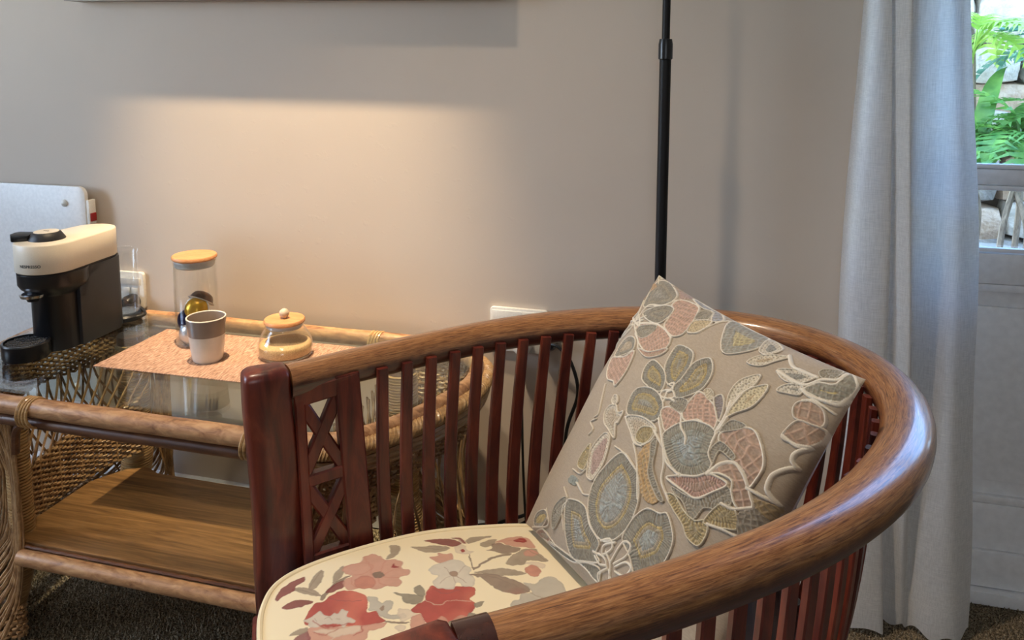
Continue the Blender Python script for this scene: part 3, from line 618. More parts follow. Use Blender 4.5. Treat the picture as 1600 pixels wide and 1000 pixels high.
add('water', lathe([(0, ZT+.0185), (.033, ZT+.0185), (.033, .622), (0, .622)], 28, (-1.428, 1.606, 0)), thin_glass('water', (.93, .95, .97, 1), .02), tk, world=True)
add('tank_float', box(-1.448, -1.436, 1.59, 1.60, .575, .605), M['white_plastic'], tk, world=True, bevel=.003)
add('tank_base', lathe([(.040, ZT+.0003), (.040, ZT+.010), (.036, ZT+.0145), (0, ZT+.0145)], 30, (-1.428, 1.606, 0)), M['black_plastic'], t, world=True)
cvt = bpy.data.curves.new('lettering', 'FONT'); cvt.body = 'NESPRESSO'; cvt.size = .0088; cvt.align_x = 'CENTER'; cvt.space_character = 1.06; cvt.offset = .0002
tmp = bpy.data.objects.new('tmp', cvt); COL.objects.link(tmp); bpy.context.view_layer.update()
tme = bpy.data.meshes.new_from_object(tmp.evaluated_get(bpy.context.evaluated_depsgraph_get())); bpy.data.objects.remove(tmp)
A0 = R(-90+12)                                            # where on the rounded front the word sits
for v in tme.vertices:
    a = A0+v.co.x/(RF+.0003); v.co = Vector((XM+(RF+.0004)*math.cos(a), YF+(RF+.0004)*math.sin(a), .7235+v.co.y))
add('lettering', tme, M['black_matte'], t, smooth=False, world=True, label='dark brand lettering on the cream head')

# ------------------------------------------------------------------ glass storage jar with coffee capsules
JX, JY = -1.140, 1.502
t = thing('storage_jar', 'tall glass storage jar with bamboo lid holding coffee capsules', 'jar', (JX, JY, ZM))
add('glass_body', lathe([(0, .0), (.043, .0), (.0465, .004), (.0465, .191), (.0440, .191), (.0440, .006), (0, .005)], 48), M['jar_glass'], t)
ld = add('lid', lathe([(0, .1945), (.046, .1945), (.0485, .197), (.0485, .201), (.0465, .2035), (0, .2040)], 48), M['bamboo'], t)
add('seal', lathe([(0, .177), (.040, .177), (.0435, .180), (.0425, .184), (.0435, .188), (.042, .1943), (0, .1943)], 40), M['silicone'], ld)
CAPP = [(0, .0), (.0288, .0), (.0300, .0007), (.0300, .0016), (.0275, .0022), (.0262, .004), (.0245, .010), (.0205, .0165), (.0135, .0205), (.006, .0222), (0, .0225)]
def foil(name, c): return plain(name, c, .28, .6, bump=.12, bscale=90)
CM = dict(gold=foil('gold_foil', rgb(204, 156, 40)), navy=foil('navy_foil', rgb(34, 34, 74)), brown=foil('brown_foil', rgb(128, 86, 62)), copper=foil('copper_foil', rgb(160, 106, 78)), silver=foil('silver_foil', rgb(196, 198, 200)), dark=foil('dark_brown_foil', rgb(92, 64, 50)))
M['cap_rim'] = plain('capsule_rim', rgb(214, 210, 202), .35, .4); M['cap_print'] = plain('capsule_barcode', rgb(60, 52, 48), .4)
def capsule(loc, nrm, m, label):
    q = Vector((0, 0, 1)).rotation_difference(Vector(nrm).normalized()); p = thing('coffee_capsule', label, 'capsule', loc, group='coffee capsules in the jar'); p.rotation_mode = 'QUATERNION'; p.rotation_quaternion = q
    add('dome', lathe(CAPP[4:], 32), CM[m], p); add('rim', lathe([(0, -.0004), (.0288, 0), (.0300, .0007), (.0300, .0016), (.0272, .0023)], 36), M['cap_rim'], p)
    bc = MB(); rr = random.Random(m)
    for k in range(34):
        if rr.random() < .6: a = k*2*math.pi/34; bc.add(*box(-.0008, .0008, -.0005, .0005, 0, .0002)); bc.v[-1] = np.array([(x*math.cos(a)-(y+.0286)*math.sin(a), x*math.sin(a)+(y+.0286)*math.cos(a), z+.0021) for x, y, z in bc.v[-1]])
    add('barcode', bc, M['cap_print'], p, smooth=False)
capsule((JX+.006, JY-.008, ZM+.0800), (.10, -.93, .30), 'gold', 'gold capsule facing outward in the jar')
capsule((JX-.015, JY-.010, ZM+.0530), (-.45, -.86, .02), 'navy', 'navy blue capsule left of the gold one in the jar')
capsule((JX-.002, JY-.020, ZM+.0290), (-.05, -.9, .05), 'silver', 'silver capsule near the bottom of the jar')
capsule((JX+.004, JY+.010, ZM+.0930), (.12, .55, .80), 'dark', 'dark brown capsule on top of the pile in the jar')
capsule((JX-.006, JY+.006, ZM+.0680), (-.75, .35, .5), 'copper', 'copper capsule behind the navy and gold ones')
capsule((JX-.012, JY+.004, ZM+.0310), (-.6, -.2, .5), 'brown', 'brown capsule low at the left of the jar')

# ------------------------------------------------------------------ ceramic cup
M['glaze_white'] = plain('cream_glaze', rgb(206, 200, 190), .22, bump=.02, bscale=40); M['glaze_taupe'] = plain('taupe_glaze', rgb(136, 122, 112), .2, bump=.02, bscale=40)
t = thing('cup', 'handleless ceramic cup, taupe upper half over cream base', 'cup', (-1.054, 1.417, ZM))
def cr(z): return .0305+(.0410-.0305)*(z/.096)**.8
add('lower_body', lathe([(0, 0), (.0285, 0), (.0305, .0025)]+[(cr(z), z) for z in np.linspace(.006, .0575, 8)]+[(cr(.0575)-.002, .0575)], 44), M['glaze_white'], t)
add('upper_body', lathe([(cr(.0575)-.002, .0576)]+[(cr(z)+.0002, z) for z in np.linspace(.0578, .0935, 8)]+[(cr(.0935)-.0028, .0935)]+[(cr(z)-.003, z) for z in np.linspace(.09, .006, 10)]+[(0, .005)], 44), M['glaze_taupe'], t)
add('rim', tube([(.0394*math.cos(a), .0394*math.sin(a), .0943) for a in np.linspace(0, 2*math.pi, 48, endpoint=False)], .0017, 8, closed=True), M['glaze_white'], t)

# ------------------------------------------------------------------ sugar jar
t = thing('sugar_jar', 'squat glass jar of brown sugar with knobbed bamboo lid', 'jar', (-.907, 1.483, ZM))
def arc(pts, n): return [tuple(p) for p in smooth_path(pts, n)]
outer = arc([(.050, 0), (.0575, .006), (.0590, .018), (.0560, .036), (.0480, .052), (.0415, .062), (.0405, .070)], 26); inner = arc([(.0385, .070), (.0395, .062), (.046, .051), (.0540, .0355), (.0568, .018), (.0552, .008), (.048, .003)], 22)
add('glass_body', lathe([(0, 0)]+outer+inner+[(0, .003)], 52), M['jar_glass'], t)
ld = add('lid', lathe([(0, .0735), (.041, .0735), (.0435, .0755), (.0435, .080), (.0415, .0825), (0, .0828)], 48), M['bamboo'], t)
add('seal', lathe([(0, .063), (.036, .063), (.0385, .066), (.0375, .069), (.0382, .0733), (0, .0733)], 40), M['silicone'], ld)
add('knob', lathe([(.005, .0826), (.0062, .085)]+[(.0105*math.sin(a), .0935-.0105*math.cos(a)) for a in np.linspace(.55, math.pi, 12)], 28), M['bead'], ld)
sv, sf = lathe([(0, .0034), (.047, .0034), (.0548, .0085), (.0562, .018), (.0557, .0265), (.053, .0295), (.042, .0335), (.025, .0385), (.010, .041), (0, .0415)], 52)
sv = np.array(sv); k = sv[:, 2] > .02; sv[k, 2] += .0030*np.sin(sv[k, 0]*60)*(1-(sv[k, 0]**2+sv[k, 1]**2)/.056**2).clip(0)
m, nt, b, _ = mat('brown_sugar'); tc = N(nt, 'ShaderNodeTexCoord'); n = N(nt, 'ShaderNodeTexNoise', Scale=900.0, Detail=2.0); nt.links.new(tc.outputs['Object'], n.inputs['Vector'])
r = ramp(nt, [(.35, rgb(168, 130, 82)), (.65, rgb(228, 194, 142))]); nt.links.new(n.outputs['Fac'], r.inputs['Fac']); nt.links.new(r.outputs['Color'], b.inputs['Base Color']); b.inputs['Roughness'].default_value = .7
bp = N(nt, 'ShaderNodeBump', Strength=.6, Distance=.001); nt.links.new(n.outputs['Fac'], bp.inputs['Height']); nt.links.new(bp.outputs['Normal'], b.inputs['Normal'])
o = add('brown_sugar', (sv, sf), m); o.location = (-.907, 1.483, ZM); set_props(o, 'golden brown sugar filling the lower half of the squat jar', 'sugar', kind='stuff')
# ------------------------------------------------------------------ armchair (chair frame: u across, v backward, z up)
CX, CY, CTH = -.42, .747, -.826
t = CHAIR = thing('armchair', 'dark mahogany tub armchair with curved top rail and slatted sides', 'armchair', (CX, CY, 0), CTH)
W0, W1, AA, W2, BB, LL = .301, .330, .335, .616, .517, .799
def rail_half(n=90):
    s = np.linspace(0, 1, n)[:, None]; B = lambda a, b, c, d: (1-s)**3*np.array(a)+3*(1-s)**2*s*np.array(b)+3*(1-s)*s*s*np.array(c)+s**3*np.array(d)
    h1 = B((W0, 0), (W0+(W1-W0)*.6, AA*.35), (W1, AA*.65), (W1, AA)); h2 = B((W1, AA), (W1, AA+BB*(LL-AA)), (W1*W2, LL), (0, LL)); return np.vstack([h1, h2[1:]])
H2 = rail_half(); RAIL = np.vstack([H2*[-1, 1], (H2[::-1])[1:]])            # far arm end -> back -> near arm end
ARC = np.r_[0, np.cumsum(np.linalg.norm(np.diff(RAIL, axis=0), axis=1))]; ATOT = ARC[-1]
def rail_at(s):
    s = np.asarray(s, float); p = np.stack([np.interp(s, ARC, RAIL[:, 0]), np.interp(s, ARC, RAIL[:, 1])], -1)
    q = np.stack([np.interp(s+.004, ARC, RAIL[:, 0])-np.interp(s-.004, ARC, RAIL[:, 0]), np.interp(s+.004, ARC, RAIL[:, 1])-np.interp(s-.004, ARC, RAIL[:, 1])], -1); q /= np.linalg.norm(q, axis=-1, keepdims=True)
    return p, q
def rail_z(v): return .700+.014*np.clip(v/LL, 0, 1)**1.34
def rail_w(s):                                                               # the rail swells from the arm fronts to the back corners
    f = np.minimum(s, ATOT-s); return np.interp(f, [0, .12, .35, .55, .75, 1.0], [.046, .047, .052, .064, .064, .060])
ss = np.linspace(.030, ATOT-.030, 260); p, q = rail_at(ss); zz = rail_z(p[:, 1]); P3 = np.c_[p, zz]
k = 28; a = np.arange(k)*2*np.pi/k; cs, sn = np.cos(a), np.sin(a); sup = np.c_[np.sign(cs)*abs(cs)**.85, np.sign(sn)*abs(sn)**.85]
secs = np.stack([np.c_[sup[:, 0]*w/2, sup[:, 1]*.0255] for w in rail_w(ss)])
rv, rf = sweep(P3, secs, up=(0, 0, 1))
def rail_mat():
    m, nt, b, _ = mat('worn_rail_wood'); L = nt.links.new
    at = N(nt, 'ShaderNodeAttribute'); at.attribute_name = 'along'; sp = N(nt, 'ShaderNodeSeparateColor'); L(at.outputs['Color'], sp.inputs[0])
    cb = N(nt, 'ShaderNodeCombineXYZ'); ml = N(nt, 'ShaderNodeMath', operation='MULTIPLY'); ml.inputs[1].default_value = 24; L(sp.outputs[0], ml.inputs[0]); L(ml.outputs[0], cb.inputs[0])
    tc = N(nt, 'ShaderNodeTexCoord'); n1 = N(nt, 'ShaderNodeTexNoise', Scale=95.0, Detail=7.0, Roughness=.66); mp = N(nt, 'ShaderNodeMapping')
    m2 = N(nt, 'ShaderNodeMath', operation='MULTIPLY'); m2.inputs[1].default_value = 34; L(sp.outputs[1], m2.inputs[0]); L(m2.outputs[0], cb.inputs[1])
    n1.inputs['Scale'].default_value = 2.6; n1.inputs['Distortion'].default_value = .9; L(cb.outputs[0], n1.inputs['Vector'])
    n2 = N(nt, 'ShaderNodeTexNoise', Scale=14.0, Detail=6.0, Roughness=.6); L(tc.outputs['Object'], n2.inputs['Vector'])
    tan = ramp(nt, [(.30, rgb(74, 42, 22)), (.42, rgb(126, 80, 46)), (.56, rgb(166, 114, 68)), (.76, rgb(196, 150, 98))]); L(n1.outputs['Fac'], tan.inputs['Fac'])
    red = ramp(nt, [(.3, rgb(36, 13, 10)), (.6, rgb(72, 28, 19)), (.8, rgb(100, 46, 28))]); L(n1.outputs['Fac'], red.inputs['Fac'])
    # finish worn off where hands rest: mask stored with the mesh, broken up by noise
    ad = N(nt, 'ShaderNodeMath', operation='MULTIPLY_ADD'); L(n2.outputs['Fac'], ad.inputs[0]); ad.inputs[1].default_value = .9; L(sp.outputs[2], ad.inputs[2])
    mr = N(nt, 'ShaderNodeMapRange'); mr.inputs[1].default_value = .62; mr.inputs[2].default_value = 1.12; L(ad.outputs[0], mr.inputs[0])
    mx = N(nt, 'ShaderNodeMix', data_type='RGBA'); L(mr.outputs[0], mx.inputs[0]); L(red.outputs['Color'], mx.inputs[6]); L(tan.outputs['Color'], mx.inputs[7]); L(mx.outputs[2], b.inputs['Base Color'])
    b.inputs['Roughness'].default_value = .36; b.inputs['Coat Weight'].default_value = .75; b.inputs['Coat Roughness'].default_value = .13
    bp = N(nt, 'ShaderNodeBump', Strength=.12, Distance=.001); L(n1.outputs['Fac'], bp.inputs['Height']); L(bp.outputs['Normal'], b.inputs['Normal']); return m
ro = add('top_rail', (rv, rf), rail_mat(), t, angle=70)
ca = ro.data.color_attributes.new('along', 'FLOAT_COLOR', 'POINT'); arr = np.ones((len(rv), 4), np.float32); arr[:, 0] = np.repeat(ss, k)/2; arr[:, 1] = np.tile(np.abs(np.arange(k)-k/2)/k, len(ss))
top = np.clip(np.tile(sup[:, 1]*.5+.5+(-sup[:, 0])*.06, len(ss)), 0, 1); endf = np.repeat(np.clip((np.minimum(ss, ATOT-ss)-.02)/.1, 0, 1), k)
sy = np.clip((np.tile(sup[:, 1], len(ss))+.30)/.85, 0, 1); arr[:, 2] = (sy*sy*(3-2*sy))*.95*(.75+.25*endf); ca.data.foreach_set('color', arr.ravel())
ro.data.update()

# dark polished sleeve where the near arm meets its post
se = np.linspace(ATOT-.060, ATOT-.0295, 8); pe, qe = rail_at(se)
add('arm_end_cap', sweep(np.c_[pe, rail_z(pe[:, 1])], np.stack([np.c_[sup[:, 0]*(w/2+.0009), sup[:, 1]*.0265] for w in rail_w(se)]), up=(0, 0, 1)), M['dark_wood'], t, angle=60)

def plank(P, wid, thk, side, bev=.004, wids=None):
    """board swept along P: 'side' = direction of its width; thickness across."""
    P = np.asarray(P, float); n = len(P); T = np.gradient(P, axis=0); T /= np.linalg.norm(T, axis=1)[:, None]
    S = np.broadcast_to(np.asarray(side, float), P.shape).copy(); S -= T*(S*T).sum(1)[:, None]; S /= np.linalg.norm(S, axis=1)[:, None]; U = np.cross(S, T)
    wids = np.full(n, wid) if wids is None else np.asarray(wids); th = np.broadcast_to(np.asarray(thk, float), (n,)); V = []
    for i in range(n):
        w, h, b = wids[i]/2, th[i]/2, bev
        for x, y in ((w-b, -h), (w, -h+b), (w, h-b), (w-b, h), (-w+b, h), (-w, h-b), (-w, -h+b), (-w+b, -h)): V.append(P[i]+S[i]*x+U[i]*y)
    F = [(i*8+j, i*8+(j+1) % 8, (i+1)*8+(j+1) % 8, (i+1)*8+j) for i in range(n-1) for j in range(8)]+[tuple(range(8))[::-1], tuple(range((n-1)*8, n*8))]; return np.array(V), F
def seat_pt(s, f=1.0):
    p, q = rail_at(s); return np.stack([p[..., 0]*.865, p[..., 1]*.86+.022], -1), q
# front posts: broad boards that roll over at the top into the arm ends
for sg in (-1, 1):
    zs_ = np.array([0, .1, .2, .3, .4, .5, .6, .66, .70]); vs = np.array([.012, .012, .010, .008, .007, .008, .004, .0, -.001])
    Pp = np.vstack([smooth_path(np.c_[np.full(9, sg*.3065), vs, zs_], 26), [(sg*.3065, -.001, z_) for z_ in (.714, .720, .7245, .7270, .7280)]])
    wd = np.interp(Pp[:, 2], [0, .4, .6, .70, .714, .720, .7245, .7270, .7280], [.050, .066, .067, .064, .064, .0625, .058, .051, .042]); tk_ = np.interp(Pp[:, 2], [0, .70, .714, .720, .7245, .7270, .7280], [.045, .046, .046, .0445, .040, .033, .024])
    po_ = MB(); po_.add(*plank(Pp, .066, tk_, (0, 1, 0), .0055, wd))
    add('front_post', po_, M['mahogany'], t, angle=50)
    # lattice panel: stiles, sloping head, two crosses, middle and bottom bars
    def U_(zv): return sg*(.300-(.70-zv)*.08)
    def bar(name, v0, z0, v1, z1, w, th=.017):
        Pb = np.array([(U_(z0+(z1-z0)*i/5), v0+(v1-v0)*i/5, z0+(z1-z0)*i/5) for i in range(6)]); dv, dz = v1-v0, z1-z0; n_ = math.hypot(dv, dz)
        return add(name, plank(Pb, w, th, (0, -dz/n_, dv/n_), .0025), M['mahogany'], t, angle=35)
    bar('lattice_stile', .043, .69, .046, .385, .016, .020); bar('lattice_stile', .114, .700, .126, .385, .038, .022)
    bar('lattice_head', .036, .678, .128, .688, .028, .021); bar('lattice_bar', .046, .552, .11, .556, .019); bar('lattice_bar', .046, .430, .115, .432, .026)
    bar('lattice_cross', .046, .668, .104, .562, .019, .013); bar('lattice_cross', .104, .678, .046, .562, .019, .0145); bar('lattice_cross', .048, .543, .110, .438, .019, .013); bar('lattice_cross', .108, .545, .048, .438, .019, .0145)
# slats all round
S0 = np.interp(.168, H2[:90, 1], ARC[:90]); NS = int(round((ATOT-2*S0)/.0425))+1
for s_ in np.linspace(S0, ATOT-S0, NS):
    p, q = rail_at(s_); inw = np.array([q[1], -q[0]]); 
    if inw@(np.array([0, .33])-p) < 0: inw = -inw
    hw = rail_w(s_)/2; tp = p+inw*(hw+.0035); bt, _ = seat_pt(s_); zt_ = rail_z(p[1])-.003; zs_ = np.linspace(.375, zt_, 14); f = (zs_-.375)/(zt_-.375)
    bt = bt+inw*.010
    lat = bt[None]*(1-f)[:, None]+tp[None]*f[:, None]; lat = lat-inw[None]*(.012*np.sin(np.pi*f**.8))[:, None]
    add('slat', plank(np.c_[lat, zs_], .0180, .0105, (q[0], q[1], 0), .002, np.interp(f, [0, .5, 1], [.0205, .0195, .0170])), M['mahogany'], t, angle=30)
# seat ring, front apron, seat board, back legs
s2 = np.linspace(.02, ATOT-.02, 160); sp_, sq = seat_pt(s2)
add('seat_frame', sweep(np.c_[sp_, np.full(160, .334)], rrect(.030, .062, .006, 3), up=(0, 0, 1)), M['mahogany'], t)
add('front_apron', sweep(np.array([(u, -.022-.03*(1-(u/.29)**2), .326) for u in np.linspace(-.285, .285, 30)]), rrect(.026, .075, .005, 3), up=(0, 0, 1)), M['mahogany'], t)
bd = [tuple(x*[.95, 1]) for x in sp_[::4]]+[(.23, -.01), (0, -.035), (-.23, -.01)]
add('seat_board', prism(bd, .352, .366), M['dark_wood'], t, smooth=False)
for sg in (-1, 1): add('back_leg', plank(smooth_path([(sg*.19, .66, 0), (sg*.19, .635, .15), (sg*.185, .625, .335)], 10), .045, .04, (1, 0, 0), .005, np.linspace(.034, .046, 10)), M['mahogany'], t)

# ------------------------------------------------------------------ pattern painter (shapes in the cloth's own coordinates)
def seg_dist(pts, poly, closed=True):
    a = poly; b = np.roll(poly, -1, 0) if closed else poly[1:]; a = a if closed else poly[:-1]
    d2 = np.full(len(pts), 1e9); inside = np.zeros(len(pts), bool); tpar = np.zeros(len(pts)); acc = 0.0
    for p, q_ in zip(a, b):
        e = q_-p; L2 = e@e+1e-15; w = pts-p; tt = np.clip((w@e)/L2, 0, 1); dd = ((w-tt[:, None]*e)**2).sum(1); k_ = dd < d2; d2[k_] = dd[k_]; tpar[k_] = acc+tt[k_]*math.sqrt(L2); acc += math.sqrt(L2)
        if closed:
            c = (p[1] > pts[:, 1]) != (q_[1] > pts[:, 1])
            if c.any(): xi_ = p[0]+(pts[c, 1]-p[1])*e[0]/(e[1]+1e-15); ins = inside[c]; inside[c] = ins ^ (pts[c, 0] < xi_)
    return np.sqrt(d2), inside, tpar
def vnoise(pts, sc, seed=0):
    """cheap smooth value noise in 2D, vectorised"""
    p = pts*sc; i = np.floor(p).astype(np.int64); f = p-i; f = f*f*(3-2*f)
    def h(ix, iy): n = (ix*374761393+iy*668265263+seed*982451653) & 0x7fffffff; n = (n ^ (n >> 13))*1274126177 & 0x7fffffff; return ((n ^ (n >> 16)) & 0xffff)/65535.0
    a, b, c, d = h(i[:, 0], i[:, 1]), h(i[:, 0]+1, i[:, 1]), h(i[:, 0], i[:, 1]+1), h(i[:, 0]+1, i[:, 1]+1)
    return (a*(1-f[:, 0])+b*f[:, 0])*(1-f[:, 1])+(c*(1-f[:, 0])+d*f[:, 0])*f[:, 1]
def C3(c): return np.array([lin(c[0]), lin(c[1]), lin(c[2])])
